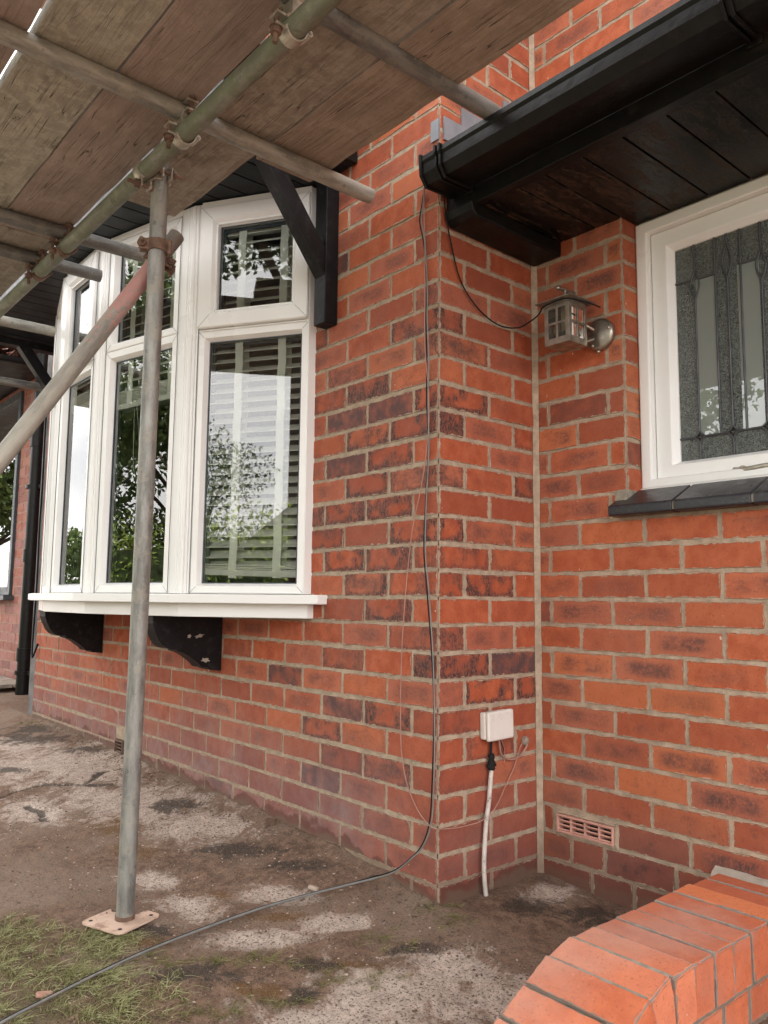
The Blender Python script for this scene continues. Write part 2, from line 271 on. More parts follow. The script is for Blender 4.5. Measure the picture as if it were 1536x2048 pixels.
# ------------------------------------------------------------------ object helpers
def ori(o):
    v = Vector((0, 0, 0)); p = o
    while p: v += p.location; p = p.parent
    return v
def thing(name, label, cat, loc=(0, 0, 0), group=None):
    o = bpy.data.objects.new(name, None); COL.objects.link(o); o.location = loc; o.empty_display_size = .05
    o['label'] = label; o['category'] = cat
    if group: o['group'] = group
    return o
def tag(o, label, cat, group=None):
    o['label'] = label; o['category'] = cat
    if group: o['group'] = group
    return o
class MB:
    def __init__(s): s.v = []; s.f = []; s.sm = []; s.at = {}
    def add(s, vs, fs, smooth=False):
        b = len(s.v); s.v += [tuple(p) for p in vs]; s.f += [tuple(i+b for i in f) for f in fs]; s.sm += [smooth]*len(fs); return s
    def box(s, x0, x1, y0, y1, z0, z1, M=None):
        vs = [Vector(p) for p in ((x0, y0, z0), (x1, y0, z0), (x1, y1, z0), (x0, y1, z0), (x0, y0, z1), (x1, y0, z1), (x1, y1, z1), (x0, y1, z1))]
        if M: vs = [M @ p for p in vs]
        return s.add(vs, [(0, 3, 2, 1), (4, 5, 6, 7), (0, 1, 5, 4), (1, 2, 6, 5), (2, 3, 7, 6), (3, 0, 4, 7)])
    def prism(s, prof, M, l0, l1):
        # closed profile in local XY, extruded along local Z
        n = len(prof); vs = [M @ Vector((x, y, l0)) for x, y in prof]+[M @ Vector((x, y, l1)) for x, y in prof]
        fs = [(i, (i+1) % n, n+(i+1) % n, n+i) for i in range(n)]+[tuple(range(n))[::-1], tuple(range(n, 2*n))]
        return s.add(vs, fs)
    def cyl(s, p0, p1, r0, r1=None, n=20, caps=True, wall=0):
        p0, p1 = Vector(p0), Vector(p1); r1 = r0 if r1 is None else r1; d = (p1-p0).normalized(); q = d.to_track_quat('Z', 'Y')
        e = [q @ Vector((math.cos(2*math.pi*i/n), math.sin(2*math.pi*i/n), 0)) for i in range(n)]
        vs = [p0+a*r0 for a in e]+[p1+a*r1 for a in e]; s.add(vs, [(i, (i+1) % n, n+(i+1) % n, n+i) for i in range(n)], True)
        if wall:
            for (p, r, dd) in ((p0, r0, d), (p1, r1, -d)):
                a = [p+x*r for x in e]; b = [p+x*(r-wall) for x in e]; c = [p+dd*.12+x*(r-wall) for x in e]
                fl = [(i, (i+1) % n, n+(i+1) % n, n+i) for i in range(n)]
                if p is p0: fl = [f[::-1] for f in fl]
                s.add(a+b, fl); s.add(b+c, fl, True); s.add(c, [tuple(range(n))])
        elif caps: s.add([p0+a*r0 for a in e], [tuple(range(n))[::-1]]); s.add([p1+a*r1 for a in e], [tuple(range(n))])
        return s
    def tube(s, pts, r, n=8):
        pts = [Vector(p) for p in pts]; rings = []; up = Vector((0.3, .2, 1)).normalized()
        for i, p in enumerate(pts):
            d = (pts[min(i+1, len(pts)-1)]-pts[max(i-1, 0)]).normalized(); a = d.cross(up)
            if a.length < .05: a = d.cross(Vector((1, 0, 0)))
            a.normalize(); b = d.cross(a)
            rr = r[i] if isinstance(r, (list, tuple)) else r
            rings.append([p+(a*math.cos(2*math.pi*k/n)+b*math.sin(2*math.pi*k/n))*rr for k in range(n)])
        vs = [x for rg in rings for x in rg]; m_ = len(rings)
        fs = [(i*n+k, i*n+(k+1) % n, (i+1)*n+(k+1) % n, (i+1)*n+k) for i in range(m_-1) for k in range(n)]
        s.add(vs, fs, True); s.add(rings[0], [tuple(range(n))]); s.add(rings[-1], [tuple(range(n))[::-1]]); return s
    def lathe(s, prof, M, n=24):
        vs = [M @ Vector((r*math.cos(2*math.pi*k/n), r*math.sin(2*math.pi*k/n), z)) for r, z in prof for k in range(n)]
        fs = [(i*n+k, i*n+(k+1) % n, (i+1)*n+(k+1) % n, (i+1)*n+k) for i in range(len(prof)-1) for k in range(n)]
        return s.add(vs, fs, True)
    def build(s, name, mat, parent=None, loc=None, bevel=0, seg=2, keep=False):
        off = ori(parent) if parent else Vector(loc or (0, 0, 0))
        me = bpy.data.meshes.new(name); me.from_pydata([(x-off.x, y-off.y, z-off.z) for x, y, z in s.v], [], s.f)
        me.polygons.foreach_set('use_smooth', s.sm)
        for k, a in s.at.items():
            at = me.attributes.new(k, 'FLOAT_COLOR', 'POINT'); at.data.foreach_set('color', np.asarray(a, np.float32).ravel())
        me.materials.append(MT[mat] if isinstance(mat, str) else mat); me.update()
        if not s.at and not keep:
            bm = bmesh.new(); bm.from_mesh(me); bmesh.ops.recalc_face_normals(bm, faces=bm.faces); bm.to_mesh(me); bm.free()
        o = bpy.data.objects.new(name, me); COL.objects.link(o)
        if parent: o.parent = parent
        else: o.location = off
        if bevel:
            md = o.modifiers.new('bevel', 'BEVEL'); md.width = bevel; md.segments = seg; md.limit_method = 'ANGLE'; md.angle_limit = math.radians(35); md.harden_normals = False
        return o
def smoothpath(pts, k=6):
    P = [Vector(p) for p in pts]; out = []
    for i in range(len(P)-1):
        a, b, c, d = P[max(i-1, 0)], P[i], P[i+1], P[min(i+2, len(P)-1)]
        for j in range(k):
            t = j/k; out.append(.5*((2*b)+(c-a)*t+(2*a-5*b+4*c-d)*t*t+(3*b-a-3*c+d)*t**3))
    out.append(P[-1]); return out
# frame matrix from axes
def axes(o, x, y, z):
    M = Matrix((Vector(x), Vector(y), Vector(z))).transposed().to_4x4(); M.translation = Vector(o); return M

# ------------------------------------------------------------------ brickwork
HC = 0.07964
def rowrand(row, k): r = np.random.RandomState((row*7919+k*104729) % 2**31); return r.rand(4)
def one_brick(mb, B_, R_, M, u0, u1, v0, v1, rnd, nx=7, ny=3, proud=0.0, jit=.0013, depth=.03, seed=0):
    """brick face at local z=0 (outwards +z), u local x, v local y"""
    L, H = u1-u0, v1-v0; r = np.random.RandomState(seed % 2**31)
    j = r.randn(ny+1, nx+1, 2)*jit; tilt = r.randn(2)*.0012; base = len(mb.v); vs = []; bd = []
    for b in range(ny+1):
        for a in range(nx+1):
            fu, fv = a/nx, b/ny; ins = .0016
            uu = u0+ins+(L-2*ins)*fu; vv = v0+ins+(H-2*ins)*fv
            if a in (0, nx): uu += j[b, a, 0]
            if b in (0, ny): vv += j[b, a, 1]
            w = proud+tilt[0]*(fu-.5)+tilt[1]*(fv-.5)
            vs.append(M @ Vector((uu, vv, w))); bd.append((uu-u0, vv-v0, L, H))
    fs = [(b*(nx+1)+a, b*(nx+1)+a+1, (b+1)*(nx+1)+a+1, (b+1)*(nx+1)+a) for b in range(ny) for a in range(nx)]
    ring = [a for a in range(nx+1)]+[(b+1)*(nx+1)-1 for b in range(1, ny+1)]+[ny*(nx+1)+a for a in range(nx-1, -1, -1)]+[b*(nx+1) for b in range(ny-1, 0, -1)]
    n = len(ring); inv = M.inverted(); cu, cv = (u0+u1)/2, (v0+v1)/2
    prev = list(ring)
    for lvl, (push, z) in enumerate(((.0012, -.0016), (.0016, -depth))):
        cur = []
        for i in ring:
            p = inv @ vs[i]; b_, a_ = divmod(i, nx+1)
            if a_ == 0: p.x -= push
            if a_ == nx: p.x += push
            if b_ == 0: p.y -= push
            if b_ == ny: p.y += push
            p.z = (p.z if lvl == 0 else 0)+z; cur.append(len(vs)); vs.append(M @ p); bd.append((0, 0, L, H))
        fs += [(prev[(i+1) % n], prev[i], cur[i], cur[(i+1) % n]) for i in range(n)]
        prev = cur
    mb.add(vs, fs, False); B_ += bd; R_ += [tuple(rnd)]*len(vs)
def wall(parent, name, M, rows, rng_u, perps, holes=(), mat='brick', mort='mortar', seed=1, soot_u=None, corner=0, name_m='mortar_bed', zoff=0, proud=.0022, hc=HC, gap=.0105, mname=None):
    """perps(row) -> list of perp positions along u"""
    mb = MB(); B_, R_ = [], []
    for row in rows:
        v0, v1 = zoff+row*hc+gap/2, zoff+(row+1)*hc-gap/2
        ps = [rng_u[0]-gap/2]+[p for p in perps(row) if rng_u[0]+.03 < p < rng_u[1]-.03]+[rng_u[1]+gap/2]
        for k in range(len(ps)-1):
            u0, u1 = ps[k]+gap/2, ps[k+1]-gap/2; wob = random.gauss(0, .0012)
            segs = [(u0, u1)]; vv0, vv1 = v0, v1
            for (a0, a1, b0, b1) in holes:
                if vv1 > b0+.012 and vv0 < b1-.012:
                    ns = []
                    for s0, s1 in segs:
                        if s1 <= a0 or s0 >= a1: ns.append((s0, s1)); continue
                        if s0 < a0-.02: ns.append((s0, a0-.004))
                        if s1 > a1+.02: ns.append((a1+.004, s1))
                    segs = ns
                elif vv1 > b0 and vv0 < b0 and u1 > a0 and u0 < a1: vv1 = b0-.002
                elif vv1 > b1 and vv0 < b1 and u1 > a0 and u0 < a1: vv0 = b1+.002
            for s0, s1 in segs:
                if s1-s0 < .015: continue
                if corner and ((k == 0 and corner == 1) or (k == len(ps)-2 and corner == 2)): rnd = rowrand(row, 0)
                else: rnd = rowrand(row, k+seed*50)
                rnd = rnd.copy()
                if soot_u: rnd[3] = min(1, rnd[3]+soot_u((s0+s1)/2, row))
                one_brick(mb, B_, R_, M, s0+wob*.3, s1+wob*.3, vv0+random.gauss(0, .0013), vv1+random.gauss(0, .0013), rnd, nx=max(2, int((s1-s0)/.03)), proud=proud+random.gauss(0, .0006), seed=row*997+k*31+seed*7+int(s0*100))
    mb.at = {'bd': B_, 'br': R_}
    o = mb.build(name, mat, parent)
    # bedding mortar as a sheet a couple of millimetres behind the brick faces, cut round the openings
    us = sorted(set([rng_u[0], rng_u[1]]+[x for h in holes for x in h[:2] if rng_u[0] < x < rng_u[1]]))
    zs = sorted(set([zoff+rows[0]*hc, zoff+(rows[-1]+1)*hc]+[x for h in holes for x in h[2:]]))
    zs = [z for z in zs if zoff+rows[0]*hc <= z <= zoff+(rows[-1]+1)*hc]; mm = MB()
    for i in range(len(us)-1):
        for j in range(len(zs)-1):
            cu, cz = (us[i]+us[i+1])/2, (zs[j]+zs[j+1])/2
            if any(h[0] < cu < h[1] and h[2] < cz < h[3] for h in holes): continue
            mm.add([M @ Vector(p) for p in ((us[i], zs[j], -.0006), (us[i+1], zs[j], -.0006), (us[i+1], zs[j+1], -.0006), (us[i], zs[j+1], -.0006))], [(0, 1, 2, 3)])
            mm.add([M @ Vector(p) for p in ((us[i], zs[j], -.10), (us[i+1], zs[j], -.10), (us[i+1], zs[j+1], -.10), (us[i], zs[j+1], -.10))], [(3, 2, 1, 0)])
    mm.build(name_m, mort, o)
    return o

D = 0.452
house = thing('brick_house', 'red brick house wall with white bow window and black eaves', 'house', (-.2, .4, -.05))
# plane y=0, u = x, normal to -Y
M1 = axes((0, 0, 0), (1, 0, 0), (0, 0, 1), (0, -1, 0))
def perp1(row): b = .1075 if row % 2 else .22; return [-(b+.225*i) for i in range(0, 20)][::-1]
def soot1(u, row):
    u = -u
    return (.38 if u < .34 else .26 if u < .75 else -.2)-.03*abs(row-12)*(1 if abs(row-12) > 5 else 0)+(0 if 2 < row < 23 else -.2)
WL = 3.56; HB = (-3.06, -.68, .80, 2.30)
VB = (-2.26, -2.16, .015, .10)
wall(house, 'front_wall', M1, range(-3, 64), (-WL, -.003), perp1, [HB, VB], 'brick', soot_u=soot1, corner=2, seed=1)
# W2 : plane x=0, u = y, normal +X
M2 = axes((0, 0, 0), (0, 1, 0), (0, 0, 1), (1, 0, 0))
def perp2(row): return [.2188, .447] if row % 2 else [.1075, .3325]
wall(house, 'side_wall', M2, range(-3, 64), (.0018, D-.008), perp2, (), 'brick', soot_u=lambda u, r: (.38 if u < .2 else .0)-.03*abs(r-10)*(1 if abs(r-10) > 4 else 0)+(0 if 1 < r < 21 else -.2), corner=1, seed=2)
# W3 : plane y=D, u = x, normal -Y ; needs u to the right => flip handedness via reversed axis
M3 = axes((0, D, 0), (1, 0, 0), (0, 0, 1), (0, -1, 0))
XR = 2.4
def perp3(row):
    if row < 1: b = [.118, .235+.0, .46, .685, .91, 1.13, 1.36, 1.58, 1.8, 2.03, 2.25] if row == 0 else [.04, .19, .33, .56, .78, 1.0, 1.22, 1.45, 1.67, 1.9, 2.12]
    else: b = [(.167 if row % 2 == 0 else .0545)+.225*i for i in range(0, 11)]
    return b
WX0, WX1, WZ0, WZ1 = .338, 1.42, 1.052, 2.02
VZ = (.064, .276, .080, .146)
w3 = wall(house, 'entrance_wall', M3, range(-3, 64), (.010, XR), perp3, [(WX0, WX1, WZ0, 1.975), VZ], 'brick_clean', soot_u=lambda u, r: -.3, seed=3)
# left window reveal, returning into the wall
M4 = axes((WX0, D, 0), (0, 1, 0), (0, 0, 1), (1, 0, 0))
wall(house, 'window_reveal', M4, range(14, 25), (.0025, .115), lambda r: [], (), 'brick_clean', soot_u=lambda u, r: -.3, seed=4)
# thick mortar fillets in the inner corner
mb = MB(); z = -.2
while z < 1.93:
    z2 = min(z+.03, 1.93); w = lambda q: .013+.003*noise.noise(Vector((q*9, 3, 1)))
    mb.add([(.0035, D-.009-w(z), z), (.004+w(z)*.9, D-.0045, z), (.004+w(z2)*.9, D-.0045, z2), (.0035, D-.009-w(z2), z2)], [(0, 1, 2, 3)], True); z = z2
mb.build('corner_fillet', 'mortar', house)
mb = MB(); mb.add([(.0035, D-.02, 1.93), (.015, D-.0045, 1.93), (.015, D-.0045, 5.1), (.0035, D-.02, 5.1)], [(0, 1, 2, 3)]); mb.build('corner_fillet', 'mortar', house)
# left return of the projecting block, dark plinth-like rendered edge strip
mb = MB(); mb.box(-WL-.10, -WL-.002, .0, .035, -.2, 5.1); mb.box(-WL-.10, -WL, .035, .46, -.2, 5.1); mb.build('corner_render', simple('sooty_render', (.13, .12, .12), .8, var=.3, vs=8, dirt=(.30, .28, .27), dirt_amt=.5, dirt_s=3, bump=.002), house)
mb = MB()
for a, b, y0 in ((-WL+.02, -.035, .104), (.0, 2.4, D+.104)):
    for c_, d_ in (((a, y0), (b, y0)),): mb.add([(c_[0], c_[1], 2.6), (d_[0], d_[1], 2.6), (d_[0], d_[1], 5.1), (c_[0], c_[1], 5.1)], [(0, 1, 2, 3)])
mb.build('inner_leaf', 'mortar', house)
mb = MB(); gz = [(-.42, 4.92), (-.40, 5.02), (3.6, 8.2), (7.6, 5.0), (7.6, 4.90)]; mb.prism(gz, axes((0, 0, 0), (0, 1, 0), (0, 0, 1), (1, 0, 0)), -3.9, 3.2); mb.build('unseen_main_roof', 'rooftile', house)  # roof out of view, added with the upper courses to block the sun
mb = MB(); mb.box(2.41, 2.46, D, 7.2, -.3, 4.9); mb.box(-WL-.10, -WL-.05, .47, 7.2, -.3, 4.9); mb.box(-WL, 2.4, 7.2, 7.25, -.3, 4.9); mb.build('rear_wall', 'mortar', house)
# lead flashing at the porch roof abutment
mb = MB(); mb.box(.004, .009, .012, .10, 2.20, 2.275); mb.box(.004, .0095, .09, .20, 2.25, 2.335); mb.box(-.03, .004, -.009, -.004, 2.195, 2.262)
mb.box(.004, .010, .19, .30, 2.30, 2.395); mb.box(.004, .0105, .29, .42, 2.36, 2.45)
mb.build('lead_flashing', 'flashing', house)

# ------------------------------------------------------------------ bow window
V = [Vector((-.63, -.03, 0)), Vector((-1.045, -.288, 0)), Vector((-1.59, -.425, 0)), Vector((-2.085, -.425, 0)), Vector((-2.63, -.280, 0)), Vector((-3.07, -.03, 0))]
ZB, ZH = .805, 2.295
bow = MB(); sealm = MB(); panes = []; lines = MB()
def fr(i):
    t = (V[i+1]-V[i]).normalized(); n = Vector((-t.y, t.x, 0));
    if n.y > 0: n = -n
    return t, n
def fbox(mbx, i, s0, s1, z0, z1, d0, d1):
    # d: depth outward(+)/inward(-) from facet plane
    t, n = fr(i); M = axes(V[i], t, Vector((0, 0, 1)), n); mbx.box(s0, s1, z0, z1, d0, d1, M)
def bevelframe(mbx, i, s0, s1, z0, z1, w, d_out, d_in, gl_d):
    """picture frame with sloped inner bead around a rectangle (outer s0..z1, width w)"""
    t, n = fr(i); M = axes(V[i], t, Vector((0, 0, 1)), n)
    o = [(s0, z0), (s1, z0), (s1, z1), (s0, z1)]; a = w*.72
    def ins(k): return [(s0+k, z0+k), (s1-k, z0+k), (s1-k, z1-k), (s0+k, z1-k)]
    lv = [(o, d_in), (o, d_out-.004), (ins(.004), d_out), (ins(a), d_out), (ins(w-.003), gl_d+.006), (ins(w), gl_d-.002), (ins(w), d_in)]
    vs = [M @ Vector((x, y, z)) for ring, z in lv for x, y in ring]
    fs = [(4*j+k, 4*j+(k+1) % 4, 4*(j+1)+(k+1) % 4, 4*(j+1)+k) for j in range(len(lv)-1) for k in range(4)]
    mbx.add(vs, fs)
    # mitre lines as hairline grooves
    for (p, q) in zip(o, ins(w)):
        P, Q = M @ Vector((p[0], p[1], d_out+.0004)), M @ Vector((p[0]+(q[0]-p[0])*.70, p[1]+(q[1]-p[1])*.70, d_out+.0004)); lines.cyl(P, Q, .0006, n=4)
L = [(V[i+1]-V[i]).length for i in range(5)]
spec = {0: ('open', .002, .452), 1: ('fixed', .070, .515), 2: ('open', .060, .450), 3: ('fixed', .06, .50), 4: ('open', .050, L[4]-.002)}
for i in range(5):
    kind, a, b = spec[i]; ln = L[i]
    # vertical posts and head/bottom rails
    if a > .02: fbox(bow, i, -.004, a, ZB, ZH-.004, -.060, -.004)
    fbox(bow, i, b, ln+.004, ZB, ZH-.005, -.060, -.0045)
    fbox(bow, i, a-.001, b+.001, ZH-.028, ZH-.003, -.058, .004)
    t, n = fr(i)
    for q in ((a, 0), (b, 0)): lines.cyl(V[i]+t*q[0]+n*.0012+Vector((0, 0, ZB)), V[i]+t*q[0]+n*.0012+Vector((0, 0, ZH-.03)), .0012, n=4)
    if kind == 'open':
        bevelframe(bow, i, a, b, ZB, 1.783, .037, .0, -.055, -.022)
        fbox(bow, i, a+.001, b-.001, 1.7835, 1.79, -.05, -.002); bevelframe(bow, i, a+.002, b-.002, 1.792, ZH-.029, .072, .016, -.05, -.012)
        bevelframe(bow, i, a+.060, b-.060, 1.850, ZH-.09, .014, .004, -.05, -.012)
        g1 = (a+.035, b-.035, ZB+.035, 1.748); g2 = (a+.07, b-.07, 1.862, ZH-.10)
    else:
        bevelframe(bow, i, a, b, ZB, 1.795, .040, .0, -.055, -.022)
        bevelframe(bow, i, a, b, 1.7955, ZH-.029, .040, .001, -.055, -.022)
        g1 = (a+.038, b-.038, ZB+.038, 1.757); g2 = (a+.038, b-.038, 1.834, ZH-.068)
    for gg, dd in ((g1, -.026), (g2, -.016 if kind == 'open' else -.026)):
        fbox(sealm, i, gg[0]-.002, gg[1]+.002, gg[3]-.006, gg[3]+.002, dd-.004, dd+.003); fbox(sealm, i, gg[0]-.002, gg[1]+.002, gg[2]-.002, gg[2]+.005, dd-.004, dd+.003)
        fbox(sealm, i, gg[0]-.003, gg[0]+.006, gg[2]+.005, gg[3]-.006, dd-.004, dd+.003); fbox(sealm, i, gg[1]-.006, gg[1]+.003, gg[2]+.005, gg[3]-.006, dd-.004, dd+.003)
        # dark spacer bar behind the glass
        fbox(sealm, i, gg[0], gg[1], gg[3]-.016, gg[3], dd-.03, dd-.018); fbox(sealm, i, gg[1]-.014, gg[1], gg[2], gg[3], dd-.03, dd-.018); fbox(sealm, i, gg[0], gg[0]+.012, gg[2], gg[3], dd-.03, dd-.018)
        panes.append((i, gg, dd))
# corner posts with ribs
for k in range(1, 5):
    t0, n0 = fr(k-1); t1, n1 = fr(k); nb = (n0+n1).normalized()
    for off, r in ((Vector((0, 0, 0)), .010), (-t0*.016, .007), (t1*.016, .007), (-t0*.030, .006), (t1*.030, .006)):
        p = V[k]+off-nb*.004; bow.cyl(p+Vector((0, 0, ZB)), p+Vector((0, 0, ZH-.012)), r, n=10)
# jamb against the brickwork
bow.box(-.650, -.6285, -.034, .045, ZB, ZH-.006); bow.box(-3.072, -3.05, -.034, .045, ZB, ZH-.006)
bw = MB(); bw.v, bw.f, bw.sm = bow.v, bow.f, bow.sm; bow_o = bw.build('bow_window', 'upvc', house, bevel=.0008, seg=1)
bow_o['label'] = 'white framed bow window of angled panels with opening top lights'
lines.build('frame_joint', 'seal', bow_o); sealm.build('glazing_seal', 'seal', bow_o)
for (i, gg, dd) in panes:
    t, n = fr(i); M = axes(V[i], t, Vector((0, 0, 1)), n); p = MB()
    p.add([M @ Vector(q) for q in ((gg[0], gg[2], dd), (gg[1], gg[2], dd), (gg[1], gg[3], dd), (gg[0], gg[3], dd))], [(3, 2, 1, 0)]); p.build('pane', 'glass', bow_o, keep=True)
# sill and apron following the bow
def offpoly(d, ends=(0, 0)):
    out = []
    for k in range(6):
        if k == 0: t, n = fr(0); p = V[0]+n*d
        elif k == 5: t, n = fr(4); p = V[5]+n*d
        else:
            _, n0 = fr(k-1); _, n1 = fr(k); nb = (n0+n1).normalized(); p = V[k]+nb*(d/nb.dot(n0))
        out.append(p)
    return out
def band(name, d, z0, z1, x_r, x_l, mat, parent, bev=.003):
    op = offpoly(d); t0, _ = fr(0); s = (-.006-op[0].y)/(-t0.y) if t0.y else 0
    pr_ = op[:]; pr_[0] = Vector((x_r, op[0].y+(x_r-op[0].x)/t0.x*t0.y, 0)); pr_[0].y = min(-.006, pr_[0].y)
    pr_[5] = Vector((x_l, min(-.006, pr_[5].y), 0)); poly = [(x_r, .03)]+[(p.x, p.y) for p in pr_]+[(x_l, .03)]
    mbx = MB(); mbx.prism(poly, Matrix.Identity(4), z0, z1); return mbx.build(name, mat, parent, bevel=bev)
bs = band('window_sill', .060, .771, .803, -.535, -3.15, 'upvc', house); bs['label'] = 'white plastic sill running under the bow window'
band('apron_board', .008, .722, .7705, -.612, -3.09, 'upvc', house, .002)
# bottom closure board between window and sill, and dark underside
mb = MB(); mb.prism([(-.63, .0)]+[(p.x, p.y) for p in offpoly(-.01)]+[(-3.11, .0)], Matrix.Identity(4), .7235, .730); mb.build('bay_underside', 'blackwood', house)

# room behind the bow
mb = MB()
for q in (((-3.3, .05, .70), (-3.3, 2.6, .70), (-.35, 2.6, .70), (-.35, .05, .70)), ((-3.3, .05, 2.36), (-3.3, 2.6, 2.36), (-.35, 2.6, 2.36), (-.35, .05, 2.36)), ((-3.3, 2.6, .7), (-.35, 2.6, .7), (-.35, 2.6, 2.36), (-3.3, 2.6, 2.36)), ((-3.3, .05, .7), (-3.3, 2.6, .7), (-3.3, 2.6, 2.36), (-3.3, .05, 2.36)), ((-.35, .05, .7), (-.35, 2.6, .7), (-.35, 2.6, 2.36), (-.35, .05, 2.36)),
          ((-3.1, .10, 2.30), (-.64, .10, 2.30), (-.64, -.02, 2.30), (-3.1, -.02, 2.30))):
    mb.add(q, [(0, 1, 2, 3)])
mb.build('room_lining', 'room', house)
mb = MB(); mb.prism([(-.66, .11)]+[(p.x, p.y) for p in offpoly(-.055)]+[(-3.08, .11)], Matrix.Identity(4), .795, .806); mb.build('window_board', 'upvc', house)

# ------------------------------------------------------------------ blinds
def blind(i, s0, s1, ztop, zbot, label, tapes, inset=.064, pitch=.0385, tilt=.014, skew=0, depth=.045, stack=0):
    t, n = fr(i); c = V[i]+t*(s0+s1)/2-n*inset; root = thing('venetian_blind', label, 'blind', (c.x, c.y, zbot), 'venetian blinds inside the bow window')
    def M_(z, sk=0): return axes(V[i]-n*inset+Vector((0, 0, z)), (t+Vector((0, 0, sk))).normalized(), Vector((0, 0, 1)), n)
    mb = MB(); z = zbot+.03+stack*.007; k = 0
    while z < ztop-.03:
        M = M_(z, 0)
        mb.add([M @ Vector(p) for p in ((s0, tilt, -depth/2), (s1, tilt, -depth/2), (s1, 0.002, 0), (s0, .002, 0), (s0, -tilt, depth/2), (s1, -tilt, depth/2), (s0, tilt-.003, -depth/2), (s1, tilt-.003, -depth/2), (s1, -.001, 0), (s0, -.001, 0), (s0, -tilt-.003, depth/2), (s1, -tilt-.003, depth/2))],
               [(0, 1, 2, 3), (3, 2, 5, 4), (6, 9, 8, 7), (9, 10, 11, 8), (4, 5, 11, 10), (0, 6, 7, 1)]); z += pitch
    mb.build('slat', 'blind', root)
    mb = MB(); mb.box(s0, s1, 0, .022, -.026, .026, M_(zbot, skew))
    for q in range(stack): mb.box(s0, s1, .023+q*.007, .0275+q*.007, -.025, .025, M_(zbot, skew))
    mb.build('bottom_rail', 'blind', root, bevel=.002)
    mb = MB(); mb.box(s0, s1, 0, .05, -.028, .028, M_(ztop-.04)); mb.build('head_rail', 'blind', root, bevel=.002)
    for s in tapes:
        mb = MB()
        for dz in (depth/2+.003, -depth/2-.003):
            M = M_(0); vs = []; nn = 24
            for q in range(nn+1):
                zz = zbot+.0+(ztop-zbot)*q/nn; w = .016; ww = .002*math.sin(q*2.1)
                vs += [M @ Vector((s-w+ww, zz, dz)), M @ Vector((s+w+ww, zz, dz))]
            mb.add(vs, [(2*q, 2*q+1, 2*q+3, 2*q+2) for q in range(nn)])
        mb.build('ladder_tape', 'tape', root)
    return root
blind(0, .035, .455, 2.22, .862, 'cream slatted blind hanging full length behind the right end panel', (.125, .300), skew=.028, stack=3)
blind(1, .07, .50, 2.22, 1.56, 'cream slatted blind pulled half up behind the panel crossed by the pole', (.15, .40), skew=-.01, stack=8)
blind(2, .05, .47, 2.22, 1.62, 'cream slatted blind pulled half up behind the leftmost panel in view', (.13, .37), skew=.0, stack=8)
mb = MB(); t, n = fr(1); p = V[1]+t*.38-n*.05
mb.tube(smoothpath([p+Vector((0, 0, 1.6)), p+Vector((0.006, 0, 1.45)), p+Vector((0.02, 0, 1.30)), p+Vector((.055, .01, 1.27)), p+Vector((.03, .01, 1.45)), p+Vector((.012, 0, 1.6))]), .0014, 5)
tag(mb.build('pull_cord', 'tape', loc=tuple(p+Vector((0, 0, 1.6)))), 'looped pull cord dangling behind the middle glass of the bow', 'cord')

# ------------------------------------------------------------------ bay canopy: soffit, fascia, roof, brackets
def soffit(name, x0, x1, y0, y1, z, pitch, mat, parent, first=0, t=.012, grooves=True):
    mb = MB(); x = x0; k = 0
    while x < x1-.001:
        xe = min(x+pitch-.006, x1); mb.box(x, xe, y0, y1, z, z+t)
        if xe < x1: mb.box(xe, min(xe+.006, x1), y0, y1, z+.006, z+t-.001)
        x += pitch
    return mb.build(name, mat, parent, bevel=.0015)
cn_ = soffit('bay_soffit', -3.35, -.42, -.500, -.002, 2.2965, .10, 'soffit_bay', house)
mb = MB(); mb.box(-3.37, -.40, -.528, -.502, 2.287, 2.44); mb.box(-.42, -.40, -.501, -.004, 2.290, 2.44); mb.box(-3.37, -3.352, -.501, -.004, 2.290, 2.44); mb.build('bay_fascia', 'blackpaint', house, bevel=.002)
mb = MB(); mb.add([(-3.42, -.56, 2.442), (-.36, -.56, 2.442), (-.36, -.005, 2.70), (-3.42, -.005, 2.70), (-3.42, -.56, 2.462), (-.36, -.56, 2.462), (-.36, -.005, 2.72), (-3.42, -.005, 2.72)], [(0, 3, 2, 1), (4, 5, 6, 7), (0, 1, 5, 4), (1, 2, 6, 5), (2, 3, 7, 6), (3, 0, 4, 7)])
mb.build('bay_roof', 'slate', house)
def bracket(x0, x1):
    r = MB(); r.box(x0, x1, -.058, -.003, 1.738, 2.286); o = r.build('eaves_bracket', 'blackwood', house, bevel=.003)
    s = MB(); # strut: rises outward at about 53 degrees
    a0, a1 = Vector((0, -.052, 1.916)), Vector((0, -.335, 2.286)); d = (a1-a0).normalized(); nn = Vector((0, d.z, -d.y)); th = .060
    prof = [a0, a1, a1+Vector((0, .085, 0)), a0+nn*th+d*.03]
    prof = [(p.y, p.z) for p in (Vector((0, -.058, 1.907)), Vector((0, -.345, 2.286)), Vector((0, -.27, 2.286)), Vector((0, -.0585, 2.005)))]
    M = axes((0, 0, 0), (0, 1, 0), (0, 0, 1), (1, 0, 0)); s.prism(prof, M, x0+.004, x1-.004)
    s.build('strut', 'blackwood', o, bevel=.002); return o
bracket(-.568, -.502); bracket(-3.24, -3.175)
mb = MB(); mb.box(-3.24, -3.175, -.495, -.060, 2.245, 2.2860); mb.build('bracket_beam', 'blackwood', house, bevel=.002)
mb = MB(); mb.box(-.568, -.502, -.495, -.3475, 2.2500, 2.2860); mb.build('bracket_beam', 'blackwood', house, bevel=.002)
